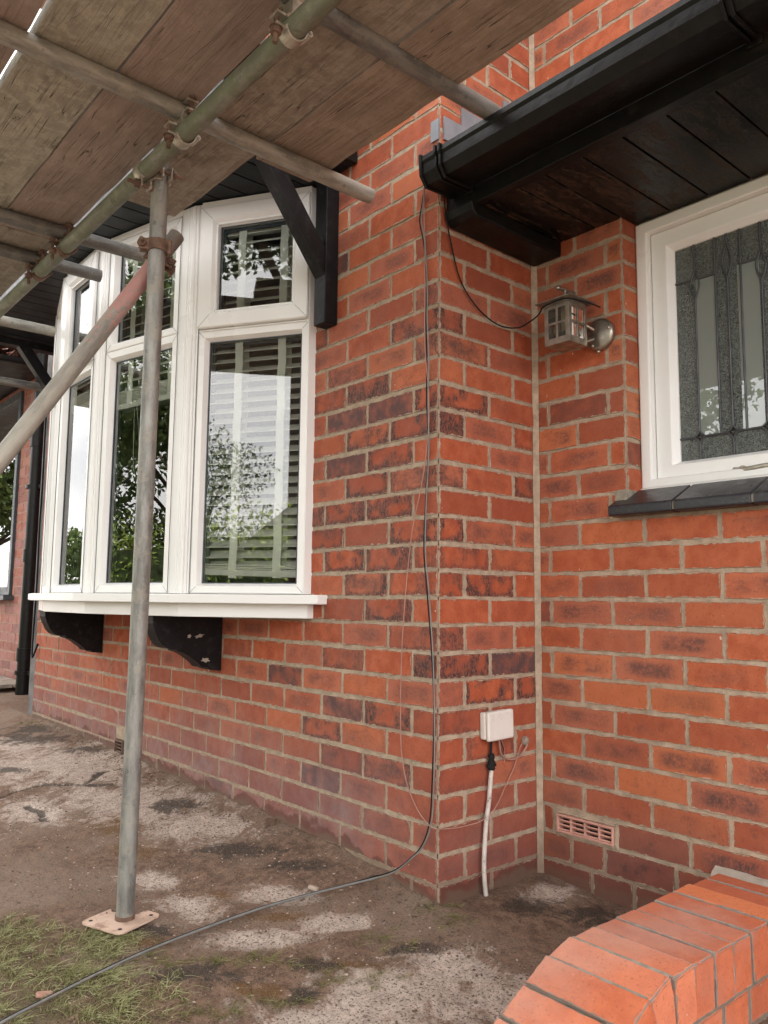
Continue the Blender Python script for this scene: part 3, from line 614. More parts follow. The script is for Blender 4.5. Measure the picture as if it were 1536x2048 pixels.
# corbels
def corbel(x1, th=.075):
    prof = [(-.003, .7215), (-.302, .7215), (-.300, .690), (-.290, .660), (-.283, .648), (-.272, .625), (-.255, .607), (-.236, .596), (-.225, .5935), (-.198, .5925), (-.196, .5835), (-.168, .576), (-.140, .560), (-.118, .544), (-.100, .530), (-.090, .517), (-.060, .5155), (-.058, .507), (-.003, .500)]
    M = axes((0, 0, 0), (0, 1, 0), (0, 0, 1), (1, 0, 0)); mb = MB(); mb.prism(prof, M, x1-th, x1)
    return mb.build('corbel', 'blackwood', house, bevel=.0025)
c1 = corbel(-1.236, .085); c1['label'] = 'right black ogee corbel with two pale scrapes'; c2 = corbel(-2.482, .085)
for (y, z, w, h_, a) in ((-.105, .640, .030, .008, .25), (-.148, .640, .012, .008, .8), (-.075, .545, .028, .010, -.1)):
    mb = MB(); pts = []
    for k in range(14):
        an = 2*math.pi*k/14; rr = 1+.35*math.sin(5*an+y*50); px, pz = math.cos(an)*w*rr*.6, math.sin(an)*h_*rr*.8
        pts.append((-1.2345, y+px*math.cos(a)-pz*math.sin(a), z+px*math.sin(a)+pz*math.cos(a)))
    mb.add(pts+[(-1.2358, p[1], p[2]) for p in pts], [tuple(range(14))]+[(k, (k+1) % 14, 14+(k+1) % 14, 14+k) for k in range(14)]); mb.build('bare_patch', 'stonelump', c1)

# ------------------------------------------------------------------ porch eaves on the right
ZS = 1.966; YF = .045; YW_ = D+.094; Mx = axes((0, 0, 0), (0, 1, 0), (0, 0, 1), (1, 0, 0))
so = soffit('porch_soffit', .005, .336, YF+.004, D-.0005, ZS, .1225, 'soffit', house, t=.010); so = soffit('porch_soffit', .3425, 2.38, YF+.004, YW_-.022, ZS+.0006, .1225, 'soffit', house, t=.010)
mb = MB(); mb.box(.0045, 2.38, YF+.004, YF+.024, ZS-.008, ZS-.0005); mb.build('soffit_trim', 'blackpaint', house, bevel=.004, seg=3)
mb = MB(); pz = [(YF-.030, ZS-.002), (YF-.022, ZS-.030), (YF-.004, ZS-.046), (D-.006, ZS-.052), (D-.006, ZS-.0015), (YF+.03, ZS-.0015)]; mb.prism([(a, b) for a, b in pz], Mx, .004, .118); bo_ = mb.build('boxed_end', 'blackpaint', house, bevel=.006, seg=3)
mb = MB(); mb.box(.0045, 2.38, YF-.018, YF+.0035, ZS-.012, 2.068); mb.build('porch_fascia', 'blackpaint', house, bevel=.002)
mb = MB(); mb.add([(.006, -.07, 2.0855), (2.4, -.07, 2.0855), (2.4, D-.004, 2.36), (.006, D-.004, 2.36), (.006, -.07, 2.098), (2.4, -.07, 2.098), (2.4, D-.004, 2.375), (.006, D-.004, 2.375)], [(0, 3, 2, 1), (4, 5, 6, 7), (0, 1, 5, 4), (1, 2, 6, 5), (2, 3, 7, 6), (3, 0, 4, 7)])
mb.build('porch_roof', 'slate', house)
GD, GZ = -.028, -.046
def gsh(L): return [(y+GD*(1 if y < 0 else .25), z+GZ+(.006 if y > 0 else 0)) for y, z in L]
gp = gsh([(-.076, 2.126), (-.084, 2.126), (-.085, 2.110), (-.080, 2.100), (-.079, 2.072), (-.060, 2.045), (.018, 2.043), (.030, 2.043), (.030, 2.048), (-.056, 2.050), (-.073, 2.074), (-.074, 2.116)])
mb = MB(); mb.prism(gp, Mx, .040, 2.38); gut = mb.build('gutter', 'blackpaint', house, bevel=.001); gut['label'] = 'black plastic gutter along the porch eaves'
mb = MB(); ec = gsh([(-.090, 2.132), (-.078, 2.132), (.010, 2.130), (.030, 2.060), (.030, 2.038), (-.062, 2.038), (-.085, 2.068)]); mb.prism(ec, Mx, .030, .0395); mb.build('end_cap', 'blackpaint', gut, bevel=.002)
def gbr(x):
    mb = MB(); outer = gsh([(-.070, 2.134), (-.092, 2.132), (-.0925, 2.108), (-.0865, 2.098), (-.0865, 2.068), (-.064, 2.036), (.0325, 2.034), (.0325, 2.0425), (-.061, 2.0425), (-.0805, 2.0705), (-.0805, 2.099), (-.0865, 2.109), (-.0865, 2.1265), (-.070, 2.1280)])
    mb.prism(outer, Mx, x, x+.008); mb.prism(outer, Mx, x+.016, x+.024); mb.box(x-.004, x+.028, .018, .0268, 1.985, 2.05); mb.build('gutter_bracket', 'blackpaint', gut, bevel=.001)
gbr(.095); gbr(.935); gbr(1.75)

# ------------------------------------------------------------------ porch window with leaded glass
pw = MB(); YW = D+.094; x0, x1, z0, z1 = WX0+.003, WX1, 1.128, 1.9645
def ringframe(mb, lv):
    vs = []
    for (a, b, c, d, y) in lv: vs += [(a, y, c), (b, y, c), (b, y, d), (a, y, d)]
    fs = [(4*j+k, 4*j+(k+1) % 4, 4*(j+1)+(k+1) % 4, 4*(j+1)+k) for j in range(len(lv)-1) for k in range(4)]
    mb.add(vs, fs)
def R_(k, y, e=0): return (x0+k, x1-k, z0+k*.70, z1-k, y)
ringframe(pw, [R_(0, YW+.06), R_(0, YW-.020), R_(.006, YW-.026), R_(.036, YW-.026), R_(.040, YW-.024), R_(.040, YW+.006)])
ringframe(pw, [R_(.0405, YW+.05), R_(.0405, YW+.002), R_(.044, YW-.004), R_(.092, YW-.004), R_(.094, YW-.002), R_(.106, YW+.014), R_(.108, YW+.016), R_(.108, YW+.05)])
pw.box(x0-.0, x1, YW-.030, YW+.03, 1.116, 1.1275)
pwo = pw.build('porch_window', 'upvc', house, bevel=.0012, seg=1); pwo['label'] = 'small white framed window with leaded pattern glass'
gx0, gx1, gz0, gz1 = x0+.106, x1-.106, z0+.060+.0, z1-.106
gz0 = z0+.074
YG = YW+.022
# strips: obscure / plain
plain = [(.523+.0, .573, 1.273, 1.747), (.648, .699, 1.273, 1.752), (.745, .80, 1.273, 1.752), (.875, .925, 1.273, 1.747), (.99, 1.04, 1.273, 1.752), (1.1, 1.15, 1.273, 1.747)]
mbp = MB(); mbo = MB()
for (a, b, c, d) in plain: mbp.add([(a-.011, YG-.001, c), (b, YG-.001, c), (b, YG-.001, d), (a-.011, YG-.001, d)], [(0, 1, 2, 3)])
mbo.add([(gx0-.01, YG, gz0-.01), (gx1+.01, YG, gz0-.01), (gx1+.01, YG, gz1+.01), (gx0-.01, YG, gz1+.01)], [(0, 1, 2, 3)])
mbo.build('textured_pane', 'glass_obscure', pwo, keep=True)
for q in range(len(plain)):
    pq = MB(); pq.add(mbp.v[4*q:4*q+4], [(0, 1, 2, 3)]); pq.build('plain_pane', 'glass_plain', pwo, keep=True)
ld = MB(); yl = YG-.0025
def lead(pts, r=.0034): ld.tube([(p[0], yl, p[1]) for p in pts], r, 6)
def came(x, za, zb): lead([(x, za), (x, zb)])
dia = [.510, .609, .706, .805, .902, 1.0, 1.1, 1.2]
for k, xd in enumerate(dia):
    w, hh = .019, .023; zc = 1.271
    for s_ in (1, -1):   # concave sided diamond
        for t_ in (1, -1): lead([(xd+s_*w*(1-q)**1.5, zc+t_*hh*q**1.5) for q in [j/6 for j in range(7)]], .0032)
    came(xd, gz0-.005, zc-hh); ztop = 1.687 if k % 2 == 0 else 1.722; lh = .086 if k % 2 == 0 else .103
    came(xd, zc+hh, ztop); came(xd, ztop+lh, gz1)
    for s_ in (1, -1): lead([(xd+s_*.0135*math.sin(math.pi*q/10), ztop+lh*q/10) for q in range(11)], .0032)
    if k < len(dia)-1: lead([(xd+w, zc), (dia[k+1]-w, zc)])
for x_ in (.573, .648, .745, .875, .97, 1.06): came(x_, 1.271, gz1)
lead([(gx0, 1.271), (.493, 1.271)]); lead([(gx0, 1.75), (.498, 1.75)]); lead([(.522, 1.747), (.573, 1.747)]); lead([(.648, 1.752), (.695, 1.752)]); lead([(.717, 1.752), (.80, 1.752)])
ld.build('lead_came', 'lead', pwo)
for xd in dia:
    mb = MB(); mb.add([(xd-.011, YG-.001, 1.271), (xd, YG-.001, 1.259), (xd+.011, YG-.001, 1.271), (xd, YG-.001, 1.283), (xd, YG-.007, 1.271)], [(0, 1, 4), (1, 2, 4), (2, 3, 4), (3, 0, 4)]); mb.build('bevelled_jewel', 'glass', pwo)
# espagnolette handle
mb = MB(); mb.tube(smoothpath([(.622, YW-.012, 1.156), (.640, YW-.016, 1.153), (.66, YW-.020, 1.152), (.70, YW-.022, 1.155), (.75, YW-.020, 1.157)]), [.008]*24+[.007], 8); mb.cyl((.645, YW-.004, 1.153), (.645, YW-.014, 1.153), .013, n=16)
mb.build('handle', 'coupler', pwo)
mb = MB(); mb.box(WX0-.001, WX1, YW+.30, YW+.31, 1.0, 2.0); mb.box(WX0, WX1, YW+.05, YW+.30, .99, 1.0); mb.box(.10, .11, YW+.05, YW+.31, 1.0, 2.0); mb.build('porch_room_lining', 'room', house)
# recess lining under and above the window
mb = MB(); mb.box(WX0-.002, WX1, D+.012, YW+.04, 1.055, 1.0850); mb.build('reveal_bed', 'mortar', house)
# black quarry tile sill
tl = [(.302, .505), (.511, .724), (.730, .943), (.949, 1.162), (1.168, 1.38)]
sl = None
for (a, b) in tl:
    prof = [(.402, 1.044), (.402, 1.068), (.406, 1.072), (YW-.034, 1.126), (YW-.034, 1.100), (.452, 1.040), (.407, 1.040)]
    mb = MB(); mb.prism(prof, Mx, a, b); o = mb.build('sill_tile', 'tile_black', house, bevel=.003)
mb = MB(); mb.prism([(.4065, 1.046), (.4065, 1.066), (YW-.036, 1.120), (YW-.036, 1.095), (.452, 1.046)], Mx, .30, 1.38); mb.build('tile_pointing', 'mortar_grey', house)
mb = MB(); mb.prism([(D-.014, 1.088), (D-.005, 1.122), (YW-.03, 1.138), (YW-.03, 1.10)], Mx, .300, .3415); mb.build('tile_pointing', 'mortar_grey', house, bevel=.004)

# ------------------------------------------------------------------ air bricks
def airbrick(x0, x1, z0, z1, y, nx, nz, mat, label, slats=True):
    mb = MB(); fw = .006
    mb.box(x0, x1, y-.008, y+.02, z0, z0+fw); mb.box(x0, x1, y-.008, y+.02, z1-fw, z1); mb.box(x0, x0+fw, y-.008, y+.02, z0+fw, z1-fw); mb.box(x1-fw, x1, y-.008, y+.02, z0+fw, z1-fw)
    for i in range(1, nx): xx = x0+(x1-x0)*i/nx; mb.box(xx-.0025, xx+.0025, y-.0055, y+.02, z0+fw, z1-fw)
    for j in range(1, nz+1):
        zz = z0+(z1-z0)*(j-.45)/nz; M = Matrix.Translation(Vector((0, y, zz))) @ Matrix.Rotation(math.radians(-35), 4, 'X'); mb.box(x0+fw*.5, x1-fw*.5, -.004, .012, -.0022, .0022, M)
    o = mb.build('air_vent', mat, house, bevel=.001); o['label'] = label
    bk = MB(); bk.box(x0, x1, y+.021, y+.023, z0, z1); bk.build('vent_shade_sheet', 'blackwood', o)  # black sheet painted in for the shade inside the vent
airbrick(.070, .270, .088, .141, D-.003, 4, 4, 'vent_pink', 'pink louvred vent low on the entrance wall')
airbrick(-2.255, -2.165, .018, .096, -.002, 1, 5, 'rust', 'small rusty louvred vent under the bay')
# mortar packing around the pink vent
mb = MB()
for b in ((.062, .278, .142, .149), (.062, .278, .079, .087), (.271, .284, .079, .149), (.058, .069, .079, .149)): mb.box(b[0], b[1], D-.004, D+.02, b[2], b[3])
mb.build('vent_pointing', 'mortar', house, bevel=.002)
mb = MB(); mb.cyl((-.80, -.001, .004), (-.80, -.045, -.002), .014, n=14); mb.cyl((-.80, -.030, .022), (-.80, -.030, -.015), .019, .014, n=10); mb.cyl((-.80, -.045, -.002), (-.792, -.060, -.012), .010, n=10)
mb.build('pipe_stub', 'rust', house)

# ------------------------------------------------------------------ scaffold
TR = .02415
def stube(label, p0, p1, mat='tube', group='scaffold tubes', cat='scaffold tube', name='scaffold_tube'):
    mb = MB(); p0, p1 = Vector(p0), Vector(p1); mb.cyl(p0, p1, TR, n=28, wall=.004)
    # object axis along the tube so the grain of the zinc follows it
    d = (p1-p0).normalized(); q = d.to_track_quat('Z', 'Y'); qi = q.inverted()
    mb.v = [tuple(qi @ (Vector(v)-p0)) for v in mb.v]; o = mb.build(name, mat); o.location = p0; o.rotation_euler = q.to_euler()
    tag(o, label, cat, group); return o
YL, ZL, ZT = -.738, 2.002, 2.056
stube('upright scaffold pole standing on the pink base plate', (-.531, -.667, -.083), (-.409, -.7055, 3.3), 'tube', cat='scaffold pole', name='scaffold_pole')
stube('long greenish ledger tube carrying the transoms under the boards', (-4.1, -.728, 2.010), (1.25, -.745, 2.004), 'tube_green')
stube('transom whose open end points at the brick wall right of the timber bracket', (-.205, -1.78, ZT+.013), (-.222, -.092, ZT+.013), 'tube_pale')
stube('transom running over the black porch gutter to the corner', (.318, -1.78, 2.070), (.290, .06, 2.106), 'tube_dark')
stube('transom ending beside the rusty coupler on the pole', (-1.150, -1.70, ZT), (-1.105, -.455, ZT), 'tube_dark')
stube('transom with its cut end in front of the small leftmost top light', (-1.430, -1.70, ZT), (-1.400, -.507, ZT), 'tube_dark')
stube('short pale tube end below the left part of the bay soffit', (-2.250, -1.65, ZT), (-2.207, -.420, ZT), 'tube_pale')
stube('thin looking far tube reaching the left timber bracket', (-3.370, -1.6, ZT), (-3.310, -.125, ZT), 'tube_dark')
bt0, bt1 = Vector((-.530, -.598, 1.885)), Vector((-.530, -1.0564, 1.1356)); bd_ = (bt1-bt0).normalized()
stube('sloping brace tube with patches of pink paint clamped to the pole', bt0, bt0+bd_*2.28, 'brace', cat='brace')
def coupler(label, pa, da, pb, db, mat='coupler', ra=1, rb=1, sw=0):
    pa, da, pb, db = Vector(pa), Vector(da).normalized(), Vector(pb), Vector(db).normalized()
    c = (pa+pb)/2; root = thing('scaffold_coupler', label, 'coupler', tuple(c), 'scaffold couplers')
    for (p, d, o_, tw) in ((pa, da, pb, ra), (pb, db, pa, rb)):
        nrm = (o_-p); nrm -= d*nrm.dot(d); nrm.normalize(); sid = d.cross(nrm)*tw; M = axes(p, sid, nrm, d)
        mb = MB(); n = 26; W_ = .021
        a0, a1 = math.radians(18), math.radians(342)       # ring open towards the bolt side
        ins, out = [], []
        for k in range(n+1):
            a = a0+(a1-a0)*k/n; rr = .0300+.0012*math.sin(a*3); ins.append((math.cos(a)*.0248, math.sin(a)*.0248)); out.append((math.cos(a)*rr, math.sin(a)*rr))
        for k in range(n):
            ta, tb = 1-.25*abs(math.sin((a0+(a1-a0)*k/n))), 1-.25*abs(math.sin((a0+(a1-a0)*(k+1)/n))); wa, wb = W_*ta, W_*tb
            q = [(*ins[k], -wa), (*out[k], -wa), (*out[k], wa), (*ins[k], wa), (*ins[k+1], -wb), (*out[k+1], -wb), (*out[k+1], wb), (*ins[k+1], wb)]
            mb.add([M @ Vector(x) for x in q], [(0, 1, 5, 4), (1, 2, 6, 5), (2, 3, 7, 6), (3, 0, 4, 7)], True)
        # bolt lugs and hinge knuckle
        for s_ in (1, -1): mb.box(.023, .050, s_*.0135-.003, s_*.0135+.003, -.016, .016, M)
        mb.cyl(M @ Vector((-.033, 0, -.020)), M @ Vector((-.033, 0, .020)), .0075, n=12)
        mb.cyl(M @ Vector((-.033, 0, -.024)), M @ Vector((-.033, 0, .024)), .0035, n=8)
        mb.build('clamp_band', mat, root, bevel=.001)
        b = MB(); b.cyl(M @ Vector((.041, -.050, 0)), M @ Vector((.041, .030, 0)), .0058, n=12); b.cyl(M @ Vector((.041, -.029, 0)), M @ Vector((.041, -.0165, 0)), .0125, n=6); b.cyl(M @ Vector((.041, -.0165, 0)), M @ Vector((.041, -.0145, 0)), .0145, n=16)
        b.cyl(M @ Vector((.041, .0165, 0)), M @ Vector((.041, .024, 0)), .011, n=6); b.build('bolt', 'rust', root, bevel=.0006)
    d = (pb-pa); M = axes(pa, da, d.cross(da).normalized(), d.normalized()); mb = MB(); mb.box(-.020, .020, -.016, .016, .023, d.length-.023, M)
    mb.build('joining_plate', mat, root, bevel=.003); return root
EX, EY = (1, 0, 0), (0, 1, 0)
coupler('shiny coupler where the longest transom crosses the green ledger', (-.215, YL, ZL+.003), EX, (-.215, YL, ZT+.013), EY, 'coupler', 1, -1)
coupler('coupler at the top edge of the view on the transom over the porch', (.302, YL-.003, ZL+.003), EX, (.302, YL, 2.0905), EY, 'coupler', 1, 1)
coupler('coupler under the green ledger behind the first gap left of the pole', (-1.127, YL+.001, ZL+.005), EX, (-1.127, YL, ZT), EY, 'rust', 1, -1)
coupler('lowest coupler on the left part of the green ledger', (-1.407, YL+.004, ZL+.006), EX, (-1.407, YL, ZT), EY, 'rust', 1, -1)
coupler('double coupler joining the green ledger to the upright pole', (-.456, YL, ZL+.004), EX, (-.456, -.6905, ZL+.004), (.036, -.011, 1), 'coupler', -1, 1)
coupler('rusty swivel coupler fixing the pink brace to the pole', (-.4625, -.688, 1.800), (.036, -.011, 1), bt0+bd_*.105, bd_, 'rust', 1, -1)
# base plate
mb = MB(); c_ = Vector((-.542, -.673, -.086)); ang = math.atan2(.008, -.125); M = axes(c_, (-.053/.153, .144/.153, 0), (-.144/.153, -.053/.153, 0), (0, 0, 1))
rr, hs = .020, .076; prof = []
for (cx, cy, a0) in ((hs-rr, hs-rr, 0), (-hs+rr, hs-rr, 90), (-hs+rr, -hs+rr, 180), (hs-rr, -hs+rr, 270)): prof += [(cx+rr*math.cos(math.radians(a0+q)), cy+rr*math.sin(math.radians(a0+q))) for q in (0, 22, 45, 67, 90)]
bp = thing('base_plate', 'flat square base plate with worn pink coating under the pole', 'base plate', tuple(c_))
mb.prism(prof, M, 0, .006); mb.build('plate', 'plate', bp, bevel=.001)
mb = MB(); mb.cyl((c_.x+.010, c_.y+.006, c_.z+.0065), (c_.x+.0105, c_.y+.006, c_.z+.018), .0262, n=28); mb.build('spigot_collar', 'rust', bp)
for (a, b) in ((.055, .055), (-.055, .055), (.055, -.055), (-.055, -.055)): mb = MB(); mb.cyl(M @ Vector((a, b, .0063)), M @ Vector((a, b, .0068)), .0055, n=12); mb.build('nail_hole_shade', 'blackwood', bp)  # black discs on the plate stand in for the shade of open holes
# boards
def board(label, x0, x1, y0, y1, z0, mat, yaw=0., sag=.0):
    mb = MB(); n = 24; t = .037; W2 = (y1-y0)/2; r = np.random.RandomState(int(abs(y0*1000+x0*10)))
    vs = []; Lb = x1-x0
    for k in range(n+1):
        x = Lb*k/n; e = r.randn(2)*.0012; q = r.randn()*.0006; ch = .006 if k in (0, n) else 0
        vs += [(x, -W2+e[0]+ch, q), (x, W2+e[1]-ch, q), (x, W2+e[1]-ch, t), (x, -W2+e[0]+ch, t)]
    fs = [(4*k, 4*k+1, 4*k+5, 4*k+4) for k in range(n)]+[(4*k+1, 4*k+2, 4*k+6, 4*k+5) for k in range(n)]+[(4*k+2, 4*k+3, 4*k+7, 4*k+6) for k in range(n)]+[(4*k+3, 4*k, 4*k+4, 4*k+7) for k in range(n)]+[(3, 2, 1, 0), (4*n, 4*n+1, 4*n+2, 4*n+3)]
    mb.add(vs, fs); o = mb.build('scaffold_board', mat, bevel=.0025); yaw = .0128*((y0+y1)/2+1.614); o.location = (x0, (y0+y1)/2+yaw*(x0+1.13)*(x0 > -2), z0+.0125*(x0+1.13)*(x0 > -2)); o.rotation_euler = (0, -.0125 if x0 > -2 else 0, yaw if x0 > -2 else 0)
    return tag(o, label, 'scaffold board', 'scaffold boards on the transoms')
ZBD = 2.0815
board('hidden outer board beyond the left edge of the view mirrored in the bow glass', -1.24, 1.30, -1.80, -1.592, ZBD, 'board_grey')
board('outer board mirrored in the bow glass next to the outermost visible one', -1.24, 1.30, -1.575, -1.366, ZBD, 'board_brown')
board('outermost reddish board cut by the left corner of the view', -1.24, 1.30, -1.352, -1.146, ZBD, 'board_red')
board('greenish grey lichened board between two long gaps', -1.24, 1.32, -1.134, -.936, ZBD, 'board_grey')
board('smooth reddish brown board just outside the ledger', -1.25, 1.28, -.932, -.722, ZBD, 'board_red')
board('brown board with knots just inside the ledger ending near the pole', -.800, 1.25, -.667, -.482, ZBD, 'board_brown')
board('warm brown board nearest the wall ending above the timber strut', -.315, 1.22, -.479, -.268, ZBD, 'board_warm')
board('cracked dark board continuing the smooth one over the two left transoms', -3.75, -1.262, -.932, -.724, ZBD, 'board_brown')
board('grey board continuing the lichened one at the left edge', -3.75, -1.255, -1.140, -.940, ZBD, 'board_grey')

# ------------------------------------------------------------------ wall lantern
ln_ = thing('wall_lantern', 'square pewter wall lantern with small panes beside the inner corner', 'wall light', (.25, D, 1.61))
LX0, LX1, LY0, LY1, LZ0, LZ1 = .158, .250, .300, .390, 1.567, 1.700
def side(P0, ux):
    """one lantern side: sheet with four window cut-outs, P0 lower corner, ux unit along"""
    w = (Vector((1, 0, 0)) if ux == 'x' else Vector((0, 1, 0))); wd = .092 if ux == 'x' else .090; hgt = LZ1-LZ0
    us = [0, .014, .042, .050, .078, wd]; vs_ = [0, .020, .062, .069, .112, hgt]; nn = Vector((0, -1, 0)) if ux == 'x' else Vector((1, 0, 0)); mb = MB()
    for a in range(5):
        for b in range(5):
            if a in (1, 3) and b in (1, 3): continue
            q = [P0+w*us[a]+Vector((0, 0, vs_[b])), P0+w*us[a+1]+Vector((0, 0, vs_[b])), P0+w*us[a+1]+Vector((0, 0, vs_[b+1])), P0+w*us[a]+Vector((0, 0, vs_[b+1]))]
            mb.add(q, [(0, 1, 2, 3)])
    return mb
allm = MB()
for P0, ux in ((Vector((LX0, LY0, LZ0)), 'x'), (Vector((LX1, LY0, LZ0)), 'y'), (Vector((LX0, LY1, LZ0)), 'x'), (Vector((LX0, LY0, LZ0)), 'y')):
    q = side(P0, ux); allm.add(q.v, q.f)
o = allm.build('lantern_body', 'pewter', ln_)
bm = bmesh.new(); bm.from_mesh(o.data); bmesh.ops.remove_doubles(bm, verts=bm.verts, dist=1e-5); bmesh.ops.recalc_face_normals(bm, faces=bm.faces); bm.to_mesh(o.data); bm.free()
md = o.modifiers.new('solid', 'SOLIDIFY'); md.thickness = .0022; md.offset = -1
md = o.modifiers.new('bev', 'BEVEL'); md.width = .0009; md.segments = 2; md.limit_method = 'ANGLE'; md.angle_limit = math.radians(40)
mb = MB(); mb.box(LX0+.001, LX1-.001, LY0+.001, LY1-.001, LZ0+.001, LZ0+.003); mb.build('lantern_floor', 'pewter', ln_)
mb = MB(); i_ = .0035
for q in (((LX0+i_, LY0+i_), (LX1-i_, LY0+i_)), ((LX1-i_, LY0+i_), (LX1-i_, LY1-i_)), ((LX1-i_, LY1-i_), (LX0+i_, LY1-i_)), ((LX0+i_, LY1-i_), (LX0+i_, LY0+i_))):
    mb.add([(q[0][0], q[0][1], LZ0+.01), (q[1][0], q[1][1], LZ0+.01), (q[1][0], q[1][1], LZ1-.01), (q[0][0], q[0][1], LZ1-.01)], [(0, 1, 2, 3)])
mb.build('lantern_glass', 'glass_lantern', ln_)
mb = MB(); ex = .020; cxl, cyl_ = (LX0+LX1)/2, (LY0+LY1)/2
mb.box(LX0-ex, LX1+ex, LY0-ex, LY1+ex, LZ1+.0005, LZ1+.004)
vs = [(LX0-ex, LY0-ex, LZ1+.0042), (LX1+ex, LY0-ex, LZ1+.0042), (LX1+ex, LY1+ex, LZ1+.0042), (LX0-ex, LY1+ex, LZ1+.0042), (cxl, cyl_, LZ1+.026)]; mb.add(vs, [(0, 1, 4), (1, 2, 4), (2, 3, 4), (3, 0, 4), (3, 2, 1, 0)])
mb.build('lantern_roof', 'pewter', ln_, bevel=.0008)
mb = MB(); mb.cyl((cxl, cyl_, LZ1+.018), (cxl, cyl_, LZ1+.046), .004, n=12); mb.cyl((cxl-.006, cyl_-.022, LZ1+.050), (cxl+.002, cyl_+.045, LZ1+.048), .0055, n=14)
mb.lathe([(0.0001, -.008), (.006, -.006), (.008, 0), (.006, .006), (.0001, .008)], Matrix.Translation((cxl-.007, cyl_-.026, LZ1+.050)), 14); mb.build('finial', 'pewter', ln_)
mb = MB(); mb.cyl((cxl, cyl_, LZ0+.048), (cxl, cyl_, LZ1-.004), .0135, n=18); mb.build('bulb_sleeve', 'candle', ln_)
mb = MB(); mb.cyl((cxl, cyl_, LZ0+.038), (cxl, cyl_, LZ0+.048), .011, n=18); mb.lathe([(.0001, .004), (.006, .010), (.009, .022), (.008, .030), (.006, .038)], Matrix.Translation((cxl, cyl_, LZ0)), 16); mb.build('lamp', 'seal', ln_)
Mb = axes((.262, D-.004, 1.612), (1, 0, 0), (0, 0, 1), (0, -1, 0))
mb = MB(); mb.lathe([(.050, 0), (.051, .010), (.048, .017), (.041, .020), (.0001, .021)], Mb, 40); mb.build('backplate', 'pewter', ln_)
mb = MB(); mb.box(.198, .214, LY1-.001, D-.012, 1.600, 1.612); mb.tube([(.222, LY1-.002, 1.575), (.236, D-.045, 1.590), (.245, D-.022, 1.600)], .006, 10); mb.tube([(.222, LY1-.002, 1.655), (.236, D-.045, 1.640), (.245, D-.022, 1.630)], .006, 10)
mb.build('bracket_arm', 'pewter', ln_)
for (dx, dz) in ((.0, -.056), (.038, .012), (-.02, -.034)): mb = MB(); mb.lathe([(.0001, .012), (.005, .010), (.0065, .004), (.004, 0)], Mb @ Matrix.Translation((dx, dz, .012)), 12); mb.build('fixing_screw', 'pewter', ln_)

# ------------------------------------------------------------------ cables, junction box, conduit
def ground_z(x, y):
    zw = float(np.interp(x, [-9, -3.6, -2.4, -1.8, -.8, -.5, -.25, 0, .2, .6, 2], [.05, .052, .037, .02, .01, -.005, -.02, -.055, -.065, -.08, -.12]))
    yy = min(y, 0.); return zw*math.exp(yy/3)-.17*1.3*(1-math.exp(yy/1.3))
up1 = [(.060, -.030, 2.005), (-.004, -.040, 2.035), (-.050, -.014, 2.055), (-.066, -.009, 2.01), (-.076, -.009, 1.958), (-.064, -.009, 1.90), (-.055, -.009, 1.84), (-.044, -.009, 1.72), (-.046, -.009, 1.634), (-.040, -.010, 1.50), (-.043, -.010, 1.385), (-.036, -.010, 1.232), (-.044, -.010, 1.08), (-.049, -.010, .935), (-.034, -.010, .80), (-.019, -.010, .647), (-.010, -.010, .52), (-.007, -.010, .43), (-.009, -.011, .30), (-.018, -.013, .177), (-.045, -.020, .105), (-.085, -.030, .06), (-.140, -.036, .016), (-.195, -.062, -.010)]
gr_ = [(-.241, -.118, -.030), (-.28, -.232, -.043), (-.311, -.361, -.056), (-.335, -.499, -.074), (-.340, -.68, -.092), (-.324, -.813, -.104), (-.303, -.913, -.112), (-.279, -1.017, -.120), (-.262, -1.10, -.128), (-.24, -1.30, -.14)]
for k, (dx, dz, ph) in enumerate(((0, 0, 0), (.009, .002, 1.7))):
    pts = [(x+dx*(1 if i > 1 else .3)+.0022*math.sin(i*1.3+ph), y-(.0 if k == 0 else .004), z) for i, (x, y, z) in enumerate(up1)]
    pts += [(x+dx*.9, y+dx*.1, max(z, ground_z(x, y)+.004)+dz) for x, y, z in gr_]
    n1 = len(smoothpath(pts, 6)); pp = smoothpath(pts, 6); kk = 23*6; mb = MB(); mb.tube(pp, [.0019 if q < kk else .0031 for q in range(len(pp))], 8)
    mb2 = mb; o = mb2.build('cable', 'cable_black' if k == 0 else 'cable_ground', loc=pts[0])
    tag(o, 'dark half of the twin cable hanging down the brick corner and crossing the soil' if k == 0 else 'greyer strand of the twin cable running from the corner over the ground', 'cable')
wire = [(.062, -.035, 2.02), (-.02, -.035, 2.04), (-.056, -.012, 2.035), (-.050, -.012, 1.855), (-.050, -.012, 1.70), (-.046, -.013, 1.538), (-.030, -.013, 1.40), (-.032, -.013, 1.276), (-.056, -.012, 1.144), (-.099, -.012, .997), (-.126, -.012, .819), (-.142, -.012, .641), (-.146, -.012, .465), (-.141, -.012, .35), (-.120, -.012, .268), (-.081, -.012, .206), (-.039, -.014, .173), (.006, -.018, .160), (.014, .046, .152), (.012, .097, .149), (.019, .16, .155), (.022, .214, .182), (.012, .275, .238), (.012, .317, .291), (.012, .342, .341), (.012, .373, .372)]
mb = MB(); mb.tube(smoothpath(wire, 5), .0017, 6); tag(mb.build('wire', 'cable_pink', loc=wire[0]), 'thin pinkish wire looping low around the brick corner', 'wire')
lc = [(.030, -.010, 2.03), (.014, .008, 1.99), (.012, .019, 1.945), (.012, .036, 1.878), (.012, .080, 1.764), (.012, .158, 1.696), (.014, .252, 1.664), (.030, .325, 1.668), (.078, .325, 1.674), (.128, .312, 1.683), (.160, .290, 1.690), (.205, .288, 1.695), (.256, .290, 1.692), (.285, .340, 1.684), (.292, .40, 1.682)]
